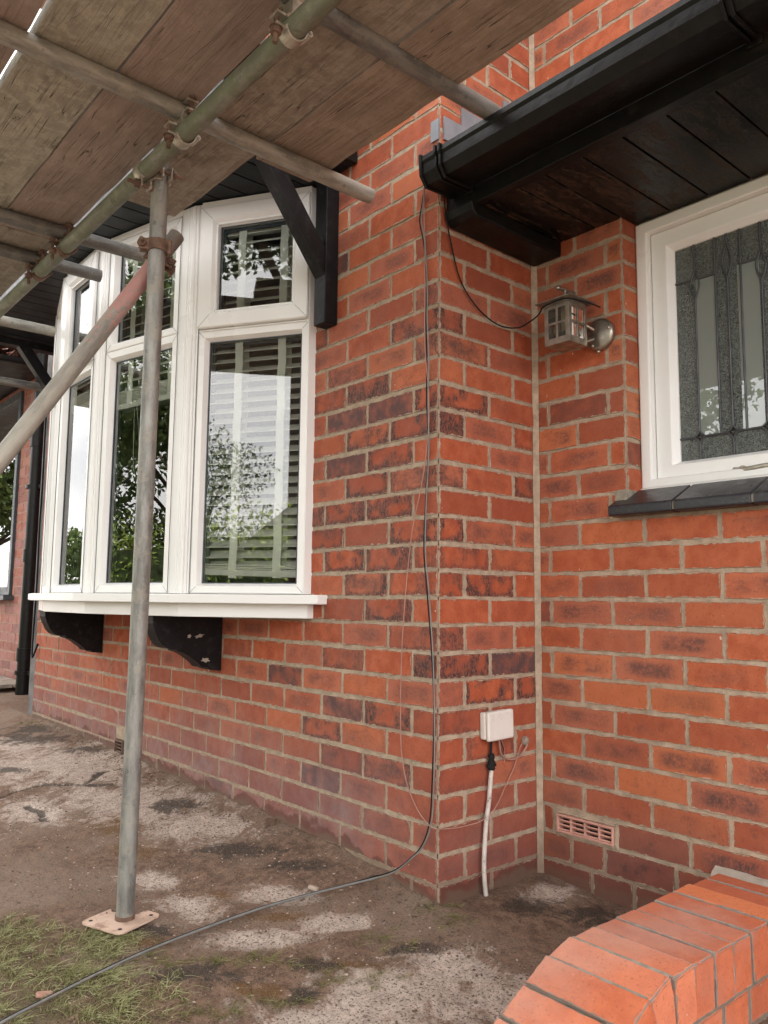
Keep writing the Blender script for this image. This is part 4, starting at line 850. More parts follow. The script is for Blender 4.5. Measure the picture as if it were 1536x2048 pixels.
mb = MB(); mb.tube(smoothpath(lc, 6), .0023, 8); tag(mb.build('cable', 'cable_black', loc=lc[0]), 'dark cable sagging from the eaves to the wall lantern', 'cable')
jb = thing('junction_box', 'small off white plastic junction box on the return wall', 'junction box', (.003, .225, .42))
M = Matrix.Translation((.0035, .225, .421)) @ Matrix.Rotation(math.radians(1.5), 4, 'X')
mb = MB(); mb.box(0, .020, -.056, .050, -.038, .040, M); mb.build('box_base', 'plastic_white', jb, bevel=.004)
mb = MB(); mb.box(.0205, .034, -.054, .060, -.043, .043, M); mb.build('box_lid', 'plastic_white', jb, bevel=.006, seg=3)
cd = [(.016, .207, .300), (.017, .200, .26), (.017, .192, .20), (.018, .180, .15), (.019, .172, .09), (.022, .165, .03), (.024, .167, -.03), (.030, .172, -.085)]
cdo = thing('cable_conduit', 'thin flaking white conduit below the junction box running into the soil', 'conduit', (.016, .17, -.07))
mb = MB(); mb.tube(smoothpath(cd, 5), .0068, 10); mb.build('sleeve', 'conduit', cdo)
mb = MB(); mb.tube([(.014, .207, .385), (.014, .206, .345), (.015, .207, .30)], .0042, 8); mb.build('core_cable', 'cable_black', cdo)
mb = MB(); mb.lathe([(.0001, .34), (.008, .338), (.0105, .328), (.008, .322), (.0115, .312), (.009, .303), (.012, .296), (.0075, .290)], Matrix.Translation((.0155, .2065, 0)), 12); mb.box(.012, .018, .188, .225, .300, .309); mb.build('tape_wrap', 'cable_black', cdo)
for pts, r, lab, mt in (([(.02, .236, .385), (.016, .245, .345), (.014, .262, .322), (.012, .306, .309), (.012, .345, .318), (.012, .372, .340), (.010, .378, .352)], .0032, 'looped stub of beige wire right of the junction box', 'cable_pink'), ([(.022, .240, .385), (.016, .262, .35), (.013, .268, .33), (.014, .266, .305)], .0013, 'frayed wire end under the junction box', 'cable_pink'), ([(.020, .232, .386), (.022, .250, .356), (.016, .262, .34)], .0012, 'short loose wire tail under the junction box lid', 'cable_black')):
    mb = MB(); mb.tube(smoothpath(pts, 5), r, 7); tag(mb.build('wire', mt, loc=pts[0]), lab, 'wire')
mb = MB(); mb.lathe([(.0001, .012), (.011, .010), (.014, .004), (.015, 0)], axes((.003, .374, .357), (0, 1, 0), (0, 0, 1), (1, 0, 0)), 10); mb.build('mortar_plug', 'mortar_grey', house)

# ------------------------------------------------------------------ ground
CONC = [(-2.306, -0.249, 0.397, 0.261, -0.39, 0.129), (-1.541, -0.249, 0.301, 0.205, -0.243, 0.101), (-1.018, -0.19, 0.177, 0.123, -0.152, 0.079), (-2.916, -0.254, 0.23, 0.135, -0.184, 0.052), (-0.195, -0.448, 0.085, 0.097, -0.044, 0.027), (-0.49, -0.495, 0.063, 0.06, -0.064, 0.032), (-0.732, -0.505, 0.082, 0.075, -0.052, 0.023), (-0.144, -0.262, 0.079, 0.091, -0.044, 0.032), (0.229, -0.312, 0.155, 0.151, -0.098, 0.089), (0.211, -0.165, 0.088, 0.082, -0.059, 0.059), (0.134, -0.523, 0.1, 0.103, -0.058, 0.041), (0.129, 0.33, 0.051, 0.074, -0.045, 0.059), (0.23, -0.486, 0.15, 0.153, -0.067, 0.052), (0.36, -0.187, 0.082, 0.077, -0.074, 0.083), (-1.764, -0.545, 0.159, 0.123, -0.196, 0.058), (-0.356, -0.283, 0.086, 0.08, -0.044, 0.029)]
DARK = [(-2.997, -0.18, 0.334, 0.186, -0.166, 0.049), (-2.448, -0.432, 0.161, 0.111, -0.074, 0.02), (-1.288, -0.156, 0.126, 0.084, -0.095, 0.046), (-0.707, -0.209, 0.159, 0.13, -0.066, 0.038), (-0.46, -0.142, 0.108, 0.093, -0.049, 0.034), (-0.16, -0.635, 0.091, 0.11, -0.052, 0.027), (-0.016, -0.387, 0.074, 0.082, -0.022, 0.016), (-3.219, -0.114, 0.255, 0.142, -0.129, 0.038), (0.146, 0.218, 0.065, 0.094, -0.052, 0.064), (0.093, -0.188, 0.064, 0.06, -0.026, 0.024), (-1.875, -0.266, 0.182, 0.127, -0.041, 0.015), (0.041, -0.486, 0.041, 0.042, -0.026, 0.018), (0.276, 0.316, 0.066, 0.092, -0.039, 0.056), (-2.475, -0.096, 0.183, 0.109, -0.095, 0.034), (-0.446, -0.633, 0.058, 0.058, -0.05, 0.022)]
RUST = [(-1.295, -0.388, 0.147, 0.109, -0.177, 0.071), (-0.998, -0.439, 0.115, 0.089, -0.107, 0.046), (-0.251, -0.351, 0.085, 0.089, -0.034, 0.022), (-0.022, -0.554, 0.076, 0.087, -0.039, 0.024), (-0.398, -0.655, 0.074, 0.076, -0.047, 0.021), (0.053, -0.317, 0.094, 0.096, -0.023, 0.019), (-0.496, -0.414, 0.065, 0.061, -0.038, 0.021)]
GRASS = [(-0.679, -0.905, 0.067, 0.069, -0.086, 0.024), (-0.493, -0.923, 0.078, 0.082, -0.085, 0.025), (-0.316, -0.975, 0.084, 0.093, -0.1, 0.03), (-0.466, -0.759, 0.046, 0.047, -0.049, 0.019), (-0.323, -0.837, 0.075, 0.079, -0.047, 0.017), (-0.173, -0.837, 0.063, 0.077, -0.066, 0.026)]
SPARSE = [(-0.225, -0.622, 0.073, 0.084, -0.022, 0.011), (-0.024, -0.412, 0.04, 0.046, -0.016, 0.011), (0.084, -0.372, 0.109, 0.11, -0.022, 0.018), (0.049, -0.183, 0.065, 0.062, -0.021, 0.018), (0.09, -0.033, 0.028, 0.025, -0.02, 0.021), (-0.025, -0.681, 0.043, 0.051, -0.024, 0.013), (0.033, -0.535, 0.063, 0.067, -0.023, 0.015), (-0.15, -0.532, 0.047, 0.057, -0.014, 0.008), (-3.378, -0.067, 0.14, 0.071, -0.082, 0.024), (-0.011, -0.009, 0.026, 0.032, -0.01, 0.01)]
def mask(L, x, y, soft=1.):
    m_ = np.zeros_like(x)
    for (cx, cy, ax, ay, bx, by) in L:
        det = ax*by-ay*bx; dx, dy = x-cx, y-cy; a = (dx*by-dy*bx)/det; b = (-dx*ay+dy*ax)/det
        m_ = np.maximum(m_, np.exp(-(a*a+b*b)*soft))
    return m_
CR = [[(-2.079, -.651), (-2.065, -.577), (-2.095, -.49), (-2.042, -.364), (-1.93, -.283), (-2.008, -.154), (-1.973, -.077)], [(-1.828, -.53), (-1.715, -.522), (-1.571, -.534)]]
def crackd(x, y):
    best = 9
    for L_ in CR:
        for (a, b), (c, d) in zip(L_[:-1], L_[1:]):
            t = max(0, min(1, ((x-a)*(c-a)+(y-b)*(d-b))/((c-a)**2+(d-b)**2))); best = min(best, math.hypot(x-a-t*(c-a), y-b-t*(d-b)))
    return best
def nz(x, y, s, o=0): return noise.fractal(Vector((x*s, y*s, o)), 1.0, 2.1, 4)
def gh(x, y, fine=True):
    z = ground_z(x, y)
    if not fine: return z
    z += .010*nz(x, y, 3.5)+.0045*nz(x, y, 13, 5)+.0016*noise.noise(Vector((x*48, y*48, 2)))
    if x < -1.2 and -.8 < y: z -= .016*math.exp(-(crackd(x+.02*noise.noise(Vector((x*9, y*9, 4))), y+.02*noise.noise(Vector((x*9, y*9, 7))))/.016)**2)
    if y < 0 and x < .05: z += .016*math.exp(y/.05)*(.6+.8*noise.noise(Vector((x*7, 0, 9))))      # soil banked against the wall
    return z
xs = np.concatenate([np.array([-700, -300, -120, -60, -30, -16, -10, -7.5]), np.arange(-6.2, -3.6, .2), np.arange(-3.6, -1.2, .018), np.arange(-1.2, .78, .0125), np.arange(.8, 2.6, .06), [3.2, 4.5, 7, 12, 25, 60, 120, 300, 700]])
ys = np.concatenate([np.array([-700, -300, -120, -60, -30, -16, -10, -6, -4, -3, -2.4, -2]), np.arange(-1.7, -1.1, .05), np.arange(-1.1, .47, .0125), [.6, 1, 2, 4, 8, 20, 60, 150, 400, 700]])
nx_, ny_ = len(xs), len(ys); XX, YY = np.meshgrid(xs, ys); ZZ = np.zeros_like(XX)
for j in range(ny_):
    for i in range(nx_):
        x, y = xs[i], ys[j]; f = -4 < x < 2.7 and -1.8 < y < .47; ZZ[j, i] = gh(x, y, f) if f else ground_z(max(-9, min(2, x)), y)-(.02 if y > .47 else 0)
co = np.stack([XX, YY, ZZ], -1).reshape(-1, 3); idx = np.arange(nx_*ny_).reshape(ny_, nx_)
fa = np.stack([idx[:-1, :-1], idx[:-1, 1:], idx[1:, 1:], idx[1:, :-1]], -1).reshape(-1, 4)
me = bpy.data.meshes.new('ground'); me.from_pydata(co.tolist(), [], fa.tolist()); me.polygons.foreach_set('use_smooth', [True]*len(fa))
x_, y_ = co[:, 0], co[:, 1]
ckm = np.array([math.exp(-(crackd(a+.02*noise.noise(Vector((a*9, b*9, 4))), b+.02*noise.noise(Vector((a*9, b*9, 7))))/.02)**2) if -3.6 < a < -1.2 and -.8 < b < .1 else 0 for a, b in zip(x_, y_)])
att = np.stack([mask(CONC, x_, y_, .8), np.maximum(mask(DARK, x_, y_), ckm*1.2), mask(RUST, x_, y_, .8), np.maximum(mask(GRASS, x_, y_, .5), mask(SPARSE, x_, y_, 1.)*.8)], -1)
at = me.attributes.new('gm', 'FLOAT_COLOR', 'POINT'); at.data.foreach_set('color', att.astype(np.float32).ravel())
g = G('soil_and_worn_concrete'); a = g.attr('gm'); sx = g.n('ShaderNodeSeparateColor'); g.l(a.outputs['Color'], sx.inputs[0]); al = a.outputs['Alpha']
P = g.pos(); n1 = g.noise(7, 8, None, .68); n2 = g.noise(30, 8, None, .72); n3 = g.noise(150, 5, None, .65); n4 = g.noise(3, 5); n5 = g.noise(420, 2)
c = g.mix(g.ramp(n2, .32, .68), (.26, .165, .115), (.105, .064, .044)); c = g.mix(g.ramp(g.math('ADD', n4, g.math('MULTIPLY', g.math('SUBTRACT', n2, .5), .4)), .44, .64, 0, .6), c, (.27, .20, .155))
c = g.mix(g.ramp(g.math('ADD', sx.outputs[2], g.math('MULTIPLY', g.math('SUBTRACT', n2, .5), 1.6)), .55, .95, 0, .8), c, (.155, .082, .030))
cm = g.ramp(g.math('ADD', sx.outputs[0], g.math('ADD', g.math('MULTIPLY', g.math('SUBTRACT', g.noise(9, 9, None, .78, .8), .5), 3.0), g.math('MULTIPLY', g.math('SUBTRACT', n2, .5), 1.2))), .30, .85)
cc = g.mix(g.ramp(n2, .34, .68), (.66, .54, .46), (.40, .32, .27)); cc = g.mix(g.ramp(n3, .38, .47, .75, 0), cc, (.16, .125, .10)); cc = g.mix(g.ramp(n3, .56, .66, 0, .6), cc, (.68, .60, .53))
c = g.mix(g.math('MULTIPLY', cm, .90), c, cc)
dm = g.ramp(g.math('ADD', sx.outputs[1], g.math('ADD', g.math('MULTIPLY', g.math('SUBTRACT', g.noise(13, 9, None, .78, .8), .5), 3.2), g.math('MULTIPLY', g.math('SUBTRACT', n3, .5), 1.0))), .50, .82)
c = g.mix(g.math('MULTIPLY', dm, .82), c, (.042, .036, .030))
gm_ = g.ramp(g.math('ADD', al, g.math('MULTIPLY', g.math('SUBTRACT', n2, .5), 1.4)), .45, .9, 0, .6); c = g.mix(gm_, c, (.085, .075, .025))
c = g.mix(g.ramp(g.noise(260, 3), .58, .68, 0, .55), c, (.30, .23, .18)); c = g.mix(g.ramp(n5, .62, .70, 0, .6), c, (.40, .34, .29)); c = g.mix(g.ramp(n3, .36, .45, .7, 0), c, (.050, .032, .023))
fx, fy, fz = g.sep(P); far = g.ramp(fy, -1.9, -2.6); c = g.mix(far, c, g.mix(g.ramp(n4, .4, .6), (.20, .17, .14), (.27, .23, .20)))  # unseen far ground, coloured to bounce warm light onto the undersides
g.set(Base_Color=c, Roughness=.92); g.b.inputs['Specular IOR Level'].default_value = .2
g.bump(g.math('ADD', g.math('ADD', g.math('MULTIPLY', n2, 1.6), g.math('MULTIPLY', n3, .9)), g.math('MULTIPLY', n5, .35)), .007, .9)
me.materials.append(g.m); gro = bpy.data.objects.new('ground', me); COL.objects.link(gro); gro['kind'] = 'structure'
# stones and clods
def inblob(L, k=1.2):
    cx, cy, ax, ay, bx, by = random.choice(L); a, b = random.gauss(0, .7)*k, random.gauss(0, .7)*k; return cx+ax*a+bx*b, cy+ay*a+by*b
def pebbles(name, label, n, smin, smax, mat, area, flat=.6):
    mb = MB()
    for _ in range(n):
        x, y = area()
        if not (-3.8 < x < .56 and -1.4 < y < -.02): continue
        s = smin+(smax-smin)*random.random()**3; z = gh(x, y); R0 = Matrix.Rotation(random.random()*6.3, 4, 'Z') @ Matrix.Rotation(random.random()*.6, 4, 'X')
        vs = []; ex_ = (s*random.uniform(.8, 1.5), s*random.uniform(.6, 1), s*flat*random.uniform(.5, 1))
        for v in ((1, 0, 0), (-1, 0, 0), (0, 1, 0), (0, -1, 0), (0, 0, 1), (0, 0, -1), (.7, .7, .3), (-.7, .6, .4), (.6, -.7, .4), (-.6, -.7, .3)):
            vs.append(R0 @ Vector((v[0]*ex_[0]*random.uniform(.75, 1.1), v[1]*ex_[1]*random.uniform(.75, 1.1), v[2]*ex_[2]))+Vector((x, y, z+s*.15)))
        mb.add(vs, [(4, 0, 6), (4, 6, 2), (4, 2, 7), (4, 7, 1), (4, 1, 9), (4, 9, 3), (4, 3, 8), (4, 8, 0), (5, 6, 0), (5, 2, 6), (5, 7, 2), (5, 1, 7), (5, 9, 1), (5, 3, 9), (5, 8, 3), (5, 0, 8)])
    o = mb.build(name, mat, loc=(-.5, -.5, -.08)); o['kind'] = 'stuff'; o['label'] = label; o['category'] = 'stones'; return o
MT['stone'] = simple('pale_stone', (.42, .33, .27), .9, var=.3, vs=12); MT['clod'] = simple('soil_clod', (.15, .092, .064), .95, var=.35, vs=30, bump=.002, bs=90)
pebbles('pebbles', 'scattered small pale stones and grit on the soil', 2600, .0010, .0052, 'stone', lambda: (random.uniform(-2.6, .55), -abs(random.gauss(0, .55))-.02))
pebbles('soil_crumbs', 'dark crumbs of soil lying along the wall foot and the paving', 5200, .0015, .006, 'clod', lambda: random.choice([(random.uniform(-3.4, .4), -abs(random.gauss(0, .07))-.02), inblob(GRASS, 1.6), (random.uniform(-2.2, .5), -random.uniform(.02, 1.2))]), .8)
for (x, y, s, yw, lab) in ((-.315, -.195, .016, .4, 'flat chip of brick lying in the soil beside the cable'), (-.36, -.325, .010, 1.2, 'small pale stone chip near the cable half way to the pole'), (-.345, -.935, .018, 1.35, 'short terracotta stub lying in the grass')):
    mb = MB(); M = Matrix.Translation((x, y, gh(x, y)+s*.25)) @ Matrix.Rotation(yw, 4, 'Z') @ Matrix.Rotation(.12, 4, 'Y'); mb.box(-s, s, -s*.42, s*.42, -s*.3, s*.3, M)
    tag(mb.build('brick_chip', 'vent_pink' if 'terra' in lab else 'stone', loc=(x, y, gh(x, y)), bevel=s*.18), lab, 'rubble')
def blades(name, label, n, area, h0, h1, mat, wd=.0014, lay=.6):
    vs, fs, lv = [], [], []
    for _ in range(n):
        x, y = area(); 
        if x > .56 or y > -.012 and x < 0: continue
        z = gh(x, y)-.002; h = random.uniform(h0, h1); a = random.random()*6.283; ln = random.uniform(.2, 1)*lay*h*1.6; dx, dy = math.cos(a), math.sin(a); w = wd*random.uniform(.6, 1.3); px, py = -dy*w, dx*w
        b = len(vs); col = min(1, max(0, random.gauss(.45, .28)))
        for t in (0, .35, .7, 1.0):
            cx, cy, cz = x+dx*ln*t**1.7, y+dy*ln*t**1.7, z+h*(t-.38*lay*t*t); k = 1-t**1.5
            vs += [(cx-px*k, cy-py*k, cz), (cx+px*k, cy+py*k, cz+.0005)]; lv += [(min(1, col*(.6+.4*t)+.15*t), 0, 0, 1)]*2
        fs += [(b+2*q, b+2*q+1, b+2*q+3, b+2*q+2) for q in range(3)]
    mb = MB(); mb.add(vs, fs, True); mb.at = {'lv': lv}; o = mb.build(name, mat, loc=(-.4, -.9, -.13)); o['kind'] = 'stuff'; o['label'] = label; o['category'] = 'grass'; return o
tufts = [inblob(GRASS, 1.15) for _ in range(150)]
def tuft():
    cx, cy = random.choice(tufts); return cx+random.gauss(0, .010), cy+random.gauss(0, .010)
blades('grass', 'green and straw coloured grass in the lower left corner', 3800, tuft, .008, .036, 'grass', .0010, 1.3)
blades('trodden_grass', 'flattened dry grass matted between the green tufts', 5200, lambda: inblob(GRASS, 1.25), .003, .013, 'drygrass', .0009, 2.6)
ts = [inblob(SPARSE, 1.0) for _ in range(90)]
def tuft2():
    cx, cy = random.choice(ts); return cx+random.gauss(0, .007), cy+random.gauss(0, .007)
blades('sparse_grass', 'thin grass growing along the cracks of the paving', 1500, tuft2, .006, .024, 'drygrass', .0009, 1.4)
# ------------------------------------------------------------------ low curved garden wall with brick on edge coping
gw = thing('garden_wall', 'low orange brick garden wall with sloping brick on edge coping', 'garden wall', (.7, .1, -.12))
mb = MB(); B_, RR = [], []
XL, XRr = .584, .815; pitch = .0800; bh = .102
path = []; y, z, k = D-.044, .101, 0
while y > -1.25:
    s0 = y; a = 0 if y > -.13 else min(math.radians(27), math.radians(27)*((-.13-y)/.16)); path.append((y, z, a)); y -= pitch*math.cos(a); z -= pitch*math.sin(a)
cm_ = MB()
for k, (yc, zc, a) in enumerate(path):
    sk = .018*min(1, max(0, (.2-yc)/.5))
    # brick-on-edge block; local frame: u along X (length), v along path, n up from surface
    c = Vector((XL, yc, zc)); vdir = Vector((0, math.cos(a), math.sin(a))); nup = Vector((0, -math.sin(a), math.cos(a))); ud = Vector((1, -.02, 0)).normalized()
    rnd = np.random.RandomState(500+k).rand(4); rnd[3] *= .5; rnd[0] = .96-.09*k if k < 5 else rnd[0]*.7; dn = random.gauss(0, .0015); wv = pitch-.007
    # top face
    o_ = c-vdir*wv/2+nup*dn+Vector((random.gauss(0, .002), 0, 0)); Lx = XRr-XL+random.gauss(0, .002)
    one_brick(mb, B_, RR, axes(o_, ud, vdir, nup), .003, Lx-.003, .0, wv, rnd, nx=12, ny=5, depth=.05, seed=k*3, jit=.0006)
    # end faces (right and left)
    one_brick(mb, B_, RR, axes(o_+ud*(Lx+.0006)-nup*bh, vdir, nup, ud), 0, wv, 0, bh-.0036, rnd, nx=5, ny=6, depth=.05, seed=k*3+1, jit=.0006)
    one_brick(mb, B_, RR, axes(o_-ud*.0006-nup*bh+vdir*wv, -vdir, nup, -ud), 0, wv, 0, bh-.0036, rnd, nx=5, ny=6, depth=.05, seed=k*3+2, jit=.0006)
    # mortar core
    cm_.add([c+vdir*s1*(pitch/2+.002)+nup*q-nup*.0025+Vector((x, 0, 0)) for s1, q in ((-1, -.12), (1, -.12), (1, -.0035), (-1, -.0035)) for x in (.007, XRr-XL-.0075)], [(0, 1, 3, 2), (2, 3, 5, 4), (4, 5, 7, 6), (6, 7, 1, 0), (0, 2, 4, 6), (1, 7, 5, 3)])
# courses below, right and left faces
for side, xf in ((1, XRr-.001), (-1, XL+.002)):
    for r in range(-3, 1):
        for q in range(-14, 6):
            y0 = q*.1125+(.056 if r % 2 else 0); y1 = y0+.1025; v1 = .0+r*.0775-.010; v0 = v1-.067
            yc = (y0+y1)/2
            if y1 > D-.01: continue
            zc_ = np.interp(-yc, [-p[0] for p in path], [p[1]-bh/math.cos(p[2])-.004 for p in path])
            v1 = min(v1, zc_-.004)
            if v1-v0 < .015: continue
            rnd = np.random.RandomState(900+r*40+q+(500 if side < 0 else 0)).rand(4); rnd[3] *= .5
            M = axes((xf, y0 if side > 0 else y1, v0), (0, side, 0), (0, 0, 1), (side, 0, 0))
            one_brick(mb, B_, RR, M, 0, y1-y0, 0, v1-v0, rnd, nx=5, ny=3, seed=r*77+q, jit=.0006)
mb.at = {'bd': B_, 'br': RR}; cp = mb.build('brickwork', 'brick_cope', gw)
prof = [(D-.01, -.4), (D-.01, -.02)]+[(p[0], p[1]-bh+.02) for p in path]+[(path[-1][0], -.5)]
M_ = axes((0, 0, 0), (0, 1, 0), (0, 0, 1), (1, 0, 0)); cm_.prism(prof, M_, XL+.0035, XRr-.0035); cm_.build('mortar_core', 'mortar_grey', gw)
mb = MB(); nl = 14; vs = []
for j in range(4):
    for i in range(nl+1):
        x = XL-.012+(XRr-XL+.06)*i/nl; y = D-.003-.010*j; zz = .112-.0045*j+.010*noise.noise(Vector((x*25, y*25, 3)))-(.010 if j == 3 else 0)-.010*abs(i/nl-.5); vs.append((x, y, zz))
mb.add(vs, [(j*(nl+1)+i, j*(nl+1)+i+1, (j+1)*(nl+1)+i+1, (j+1)*(nl+1)+i) for j in range(3) for i in range(nl)], True)
mb.add([(vs[i][0], vs[i][1], vs[i][2]) for i in range(nl+1)]+[(vs[i][0], D-.003, .05) for i in range(nl+1)], [(i, i+1, nl+2+i, nl+1+i) for i in range(nl)])
mb.build('end_mortar', 'stonelump', gw)

# ------------------------------------------------------------------ neighbouring house on the left
nb = thing('neighbour_house', 'paler red brick house beyond the drainpipe with dark framed window', 'house', (-5.6, .5, 0))
MN = axes((0, .450, 0), (1, 0, 0), (0, 0, 1), (0, -1, 0))
NX0, NX1, NZ0, NZ1 = -8.2, -5.745, .80, 2.62
wall(nb, 'neighbour_wall', MN, range(-3, 64), (-9.5, -3.67), lambda r: [(-9.5+.225*i+(.11 if r % 2 else 0)) for i in range(30)], [(NX0, NX1, NZ0, NZ1)], 'brick_far', mort='mortar_far', soot_u=lambda u, r: -.4, seed=9)
mb = MB(); YN = .452
for b in ((NX1-.062, NX1, NZ0, NZ1), (NX0, NX0+.06, NZ0, NZ1), (NX0+.06, NX1-.062, NZ1-.07, NZ1), (NX0+.06, NX1-.062, NZ0, NZ0+.07), (-7.0, -6.94, NZ0+.07, NZ1-.07)): mb.box(b[0], b[1], YN-.03, YN+.05, b[2], b[3])
wn = mb.build('dark_window', 'darkframe', nb, bevel=.004)
mb = MB(); mb.add([(NX0+.05, YN+.01, NZ0+.06), (NX1-.05, YN+.01, NZ0+.06), (NX1-.05, YN+.01, NZ1-.06), (NX0+.05, YN+.01, NZ1-.06)], [(0, 1, 2, 3)]); mb.build('pane', 'glass', wn, keep=True)
mb = MB(); mb.box(NX1-.078, NX1-.0625, YN-.012, YN+.012, NZ0+.0705, NZ1-.0705); mb.box(NX0+.061, NX1-.079, YN-.012, YN+.012, NZ0+.0705, NZ0+.083); mb.build('glazing_bead', 'upvc', wn)
mb = MB(); mb.box(NX0-.05, NX1+.06, YN-.09, YN-.004, NZ0-.045, NZ0-.003); mb.build('window_ledge', 'darkframe', nb, bevel=.004)
mb = MB(); mb.box(NX0, NX1, YN+.8, YN+.82, NZ0-.2, NZ1+.2); mb.box(NX0, NX1, YN+.06, YN+.8, NZ0-.22, NZ0-.2); mb.box(NX0, NX1, YN+.06, YN+.8, NZ1+.1, NZ1+.12); mb.build('room_lining', 'room', nb)
# tiled canopy over their window
mb = MB(); r0, r1, yb, yf = -9.5, -5.05, .447, -.25
for k in range(6):
    y0 = yf+(yb-yf)*k/6; y1 = yf+(yb-yf)*(k+1)/6+.03; za = 2.72+.36*k/6; zb = 2.72+.36*(k+1)/6
    for q in range(27):
        xa = r0+.165*q; wv = .003*math.sin(q*2.7+k); mb.add([(xa, y0, za+.022+wv), (xa+.162, y0, za+.022+wv), (xa+.162, min(y1, yb), zb+.006+wv), (xa, min(y1, yb), zb+.006+wv), (xa, y0, za+.004), (xa+.162, y0, za+.004)], [(0, 1, 2, 3), (0, 4, 5, 1)])
mb.build('tiled_canopy', 'rooftile', nb)
mb = MB(); mb.box(-9.5, -5.02, -.27, .44, 2.66, 2.715); mb.box(-9.5, -4.98, -.40, -.272, 2.60, 2.70); mb.build('canopy_gutter', 'blackpaint', nb, bevel=.02, seg=3)
mb = MB(); mb.prism([(-.28, 2.68), (.44, 3.05), (.44, 3.14), (-.30, 2.77)], Mx, -5.015, -4.985); mb.build('barge_board', 'upvc', nb)
mb = MB(); mb.prism([(.05, 4.92), (.05, 5.02), (3.6, 8.2), (7.6, 5.0), (7.6, 4.90)], Mx, -9.9, -3.92); mb.build('unseen_main_roof', 'rooftile', nb)
mb = MB(); mb.box(-9.55, -9.5, .55, 7.2, -.3, 4.9); mb.box(-9.5, -3.7, 7.2, 7.25, -.3, 4.9); mb.build('rear_wall', 'mortar_far', nb)
# drainpipe in the angle
dp = thing('drainpipe', 'black cast iron drainpipe in the angle between the two houses', 'drainpipe', (-4.79, .30, .02))
mb = MB(); mb.cyl((-4.79, .30, .02), (-4.71, .30, 5.0), .052, n=28); mb.build('pipe', 'blackpaint', dp)
for z_ in (.30, 1.05, 1.95): mb = MB(); mb.cyl((-4.79+.05*z_/3.2, .30, z_), (-4.79+.05*(z_+.10)/3.2, .30, z_+.10), .061, n=28); mb.build('socket_collar', 'blackpaint', dp, bevel=.004)
for z_ in (.20, 1.62): mb = MB(); mb.box(-4.86, -4.66, .30, .445, z_, z_+.03); mb.cyl((-4.787, .30, z_), (-4.787, .30, z_+.03), .066, n=28); mb.build('pipe_bracket', 'blackpaint', dp, bevel=.003)
for pts, lab in (([(-3.60, -.006, 2.2), (-3.60, -.01, 1.9), (-3.585, -.012, 1.5), (-3.60, -.01, 1.2), (-3.588, -.01, .9), (-3.60, -.01, .6), (-3.57, -.02, .45), (-3.52, -.03, .42), (-3.50, -.01, .50)], 'thin dark cable looping down the left edge of the front wall'), ([(-5.10, .42, .55), (-5.16, .40, .45), (-5.20, .40, .30), (-5.19, .40, .12), (-5.20, .38, .06)], 'short dark cable curving into the ground left of the drainpipe')):
    mb = MB(); mb.tube(smoothpath(pts, 5), .006, 6); tag(mb.build('cable', 'cable_black', loc=pts[0]), lab, 'cable')
st = thing('door_step', 'grey weathered timber step at the far left by the drainpipe', 'step', (-5.6, .2, .03))
mb = MB()
for k in range(4): mb.box(-6.8, -4.98, -.10+.13*k, .02+.13*k, .085, .112)
mb.build('tread', 'deck', st, bevel=.004); mb = MB(); mb.box(-6.8, -5.0, -.09, -.06, .0, .084); mb.build('riser', 'deck', st)
mb = MB(); mb.box(-3.60, -3.565, -.006, -.004, 2.19, 2.27)

# ------------------------------------------------------------------ what the windows mirror: the other side of the garden
def leaves(mbv, fsv, lv, c, n, rad, size, shell=.0, fl=1.):
    for _ in range(n):
        while True:
            p = Vector((random.uniform(-1, 1), random.uniform(-1, 1), random.uniform(-1, 1)))
            if shell < p.length <= 1: break
        p = Vector((p.x*rad[0], p.y*rad[1], p.z*rad[2]))+Vector(c); s = size*random.uniform(.5, 1.4)
        a = Vector((random.gauss(0, 1), random.gauss(0, 1), random.gauss(0, 1))).normalized(); b = a.orthogonal().normalized(); b.rotate(Matrix.Rotation(random.random()*6.3, 3, a)); d = a.cross(b)
        i = len(mbv); mbv += [p-b*s, p+d*s*.45, p+b*s, p-d*s*.45]; fsv.append((i, i+1, i+2, i+3)); q = min(1, max(0, random.gauss(.4, .3))); lv += [(q, 0, 0, 1)]*4
def tree(label, x, y, h, r, n=2600, name='tree', size=.09, mat='leaf', lo=.38):
    root = thing(name, label, 'tree', (x, y, -.25), 'trees across the garden'); mb = MB(); lean = random.uniform(-.3, .3)
    top = Vector((x+lean, y, h*.75)); mb.tube(smoothpath([(x, y, -.3), (x+lean*.3, y, h*.3), tuple(top)]), [.14*h/6*(1-.045*i) for i in range(13)], 10)
    cl = []
    for k in range(16):
        a = k*2.4+random.random(); rr = r*random.uniform(.35, .95)*(1 if k > 2 else .3); zc = h*random.uniform(lo, .95); rr *= math.sqrt(max(.15, 1-((zc/h-.62)/.42)**2)); e = Vector((x+rr*math.cos(a), y+rr*math.sin(a), zc)); cl.append(e)
        mb.tube(smoothpath([(x+lean*.4, y, min(zc*.7, h*.6)), ((x+e.x)/2, (y+e.y)/2, zc*.9), tuple(e)], 4), [.045*h/6*(1-.09*i) for i in range(9)], 6)
    mb.build('trunk', 'bark', root); v, f, lv = [], [], []
    size *= .75; n = int(n*3.4)
    for e in cl: leaves(v, f, lv, e, n//16, (r*.42*random.uniform(.7, 1.2), r*.42*random.uniform(.7, 1.2), r*.30*random.uniform(.7, 1.2)), size)
    m2 = MB(); m2.add(v, f); m2.at = {'lv': lv}; m2.build('crown', mat, root); return root
tree('tall dark tree mirrored in the bow glass behind the pole', -5.2, -8.2, 7.2, 2.6, 6500, lo=.12)
tree('broad tree mirrored beside the tall dark one', -8.4, -10.5, 6.2, 2.6, 5200, lo=.12)
tree('feathery young tree mirrored above the hedge', -.6, -12.0, 3.4, 2.6, 4200, size=.050, lo=.30)
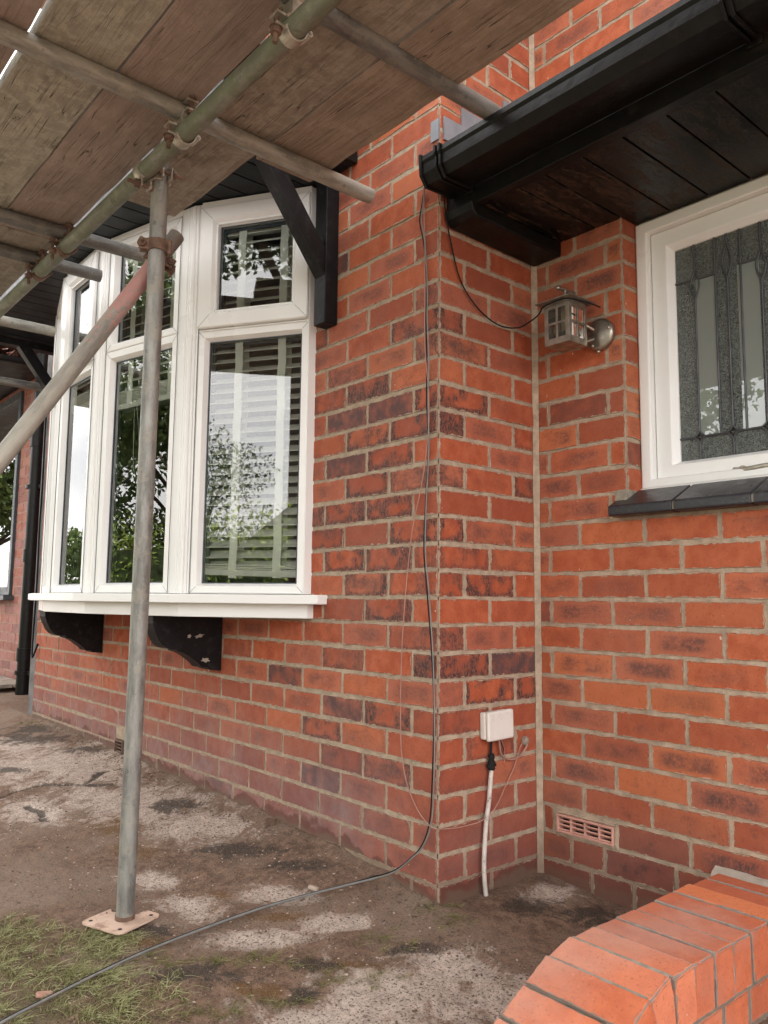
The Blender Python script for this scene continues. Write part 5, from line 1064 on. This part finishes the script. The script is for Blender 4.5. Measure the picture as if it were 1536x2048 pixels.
tree('big unseen tree added so its high crown darkens the top light reflection', 1.5, -15.0, 14.5, 6.4, 22000, size=.15, lo=.62)  # unseen tree, added to darken what the bow top light mirrors
tree('low round tree far along the road', -26, -13, 3.0, 2.2, 1600, size=.12)
tree('bushy tree near the far chimney', -32, -10, 3.4, 2.4, 1600, size=.14)
tree('rounded tree mirrored in the neighbour window', -14.5, -1.5, 5.6, 2.2, 5000, size=.10)
hd = thing('garden_hedge', 'bright green clipped hedge along the garden boundary', 'hedge', (0, -7, -.25)); v, f, lv = [], [], []
for k in range(72):
    cx = -13.5+k*.27; leaves(v, f, lv, (cx, -7.0+random.gauss(0, .05), .80), 800, (.32, .42, 1.20+random.uniform(-.06, .08)), .034)
m2 = MB(); m2.add(v, f); m2.at = {'lv': lv}; m2.build('foliage', 'hedge', hd)
mb = MB()
for k in range(34): mb.tube([(-13.2+k*.56, -7, -.3), (-13.15+k*.56, -7, .3), (-13.25+k*.56, -7.05, .9)], .02, 6)
mb.build('stem', 'bark', hd)
mb = MB(); mb.box(-13.6, 6.0, -7.22, -6.80, -.3, 1.45); mb.build('inner_growth', simple('dense_hedge_core', (.035, .055, .015), .9, var=.5, vs=9), hd)
ho = thing('bungalow', 'white rendered bungalow with brown tiled roof across the road', 'house', (4.2, -17, -.25))
mb = MB(); mb.box(.8, 9.0, -21, -16, -.3, 2.2); mb.build('wall', 'render', ho)
mb = MB(); mb.add([(.4, -15.6, 2.15), (9.4, -15.6, 2.15), (9.4, -21.4, 2.15), (.4, -21.4, 2.15), (2.6, -18.5, 4.1), (7.2, -18.5, 4.1)], [(0, 1, 5, 4), (1, 2, 5), (2, 3, 4, 5), (3, 0, 4), (3, 2, 1, 0)]); rf = mb.build('roof', 'slate', ho)
mb = MB(); mb.box(5.6, 6.2, -18.9, -18.2, 3.6, 4.9); mb.build('chimney', 'render', rf)
for (a, b) in ((2.0, 3.4), (5.6, 7.4)): mb = MB(); mb.box(a, b, -15.99, -15.95, .7, 1.7); mb.build('window', 'darkframe', ho)
print('verts', sum(len(o.data.vertices) for o in bpy.data.objects if o.type == 'MESH'))
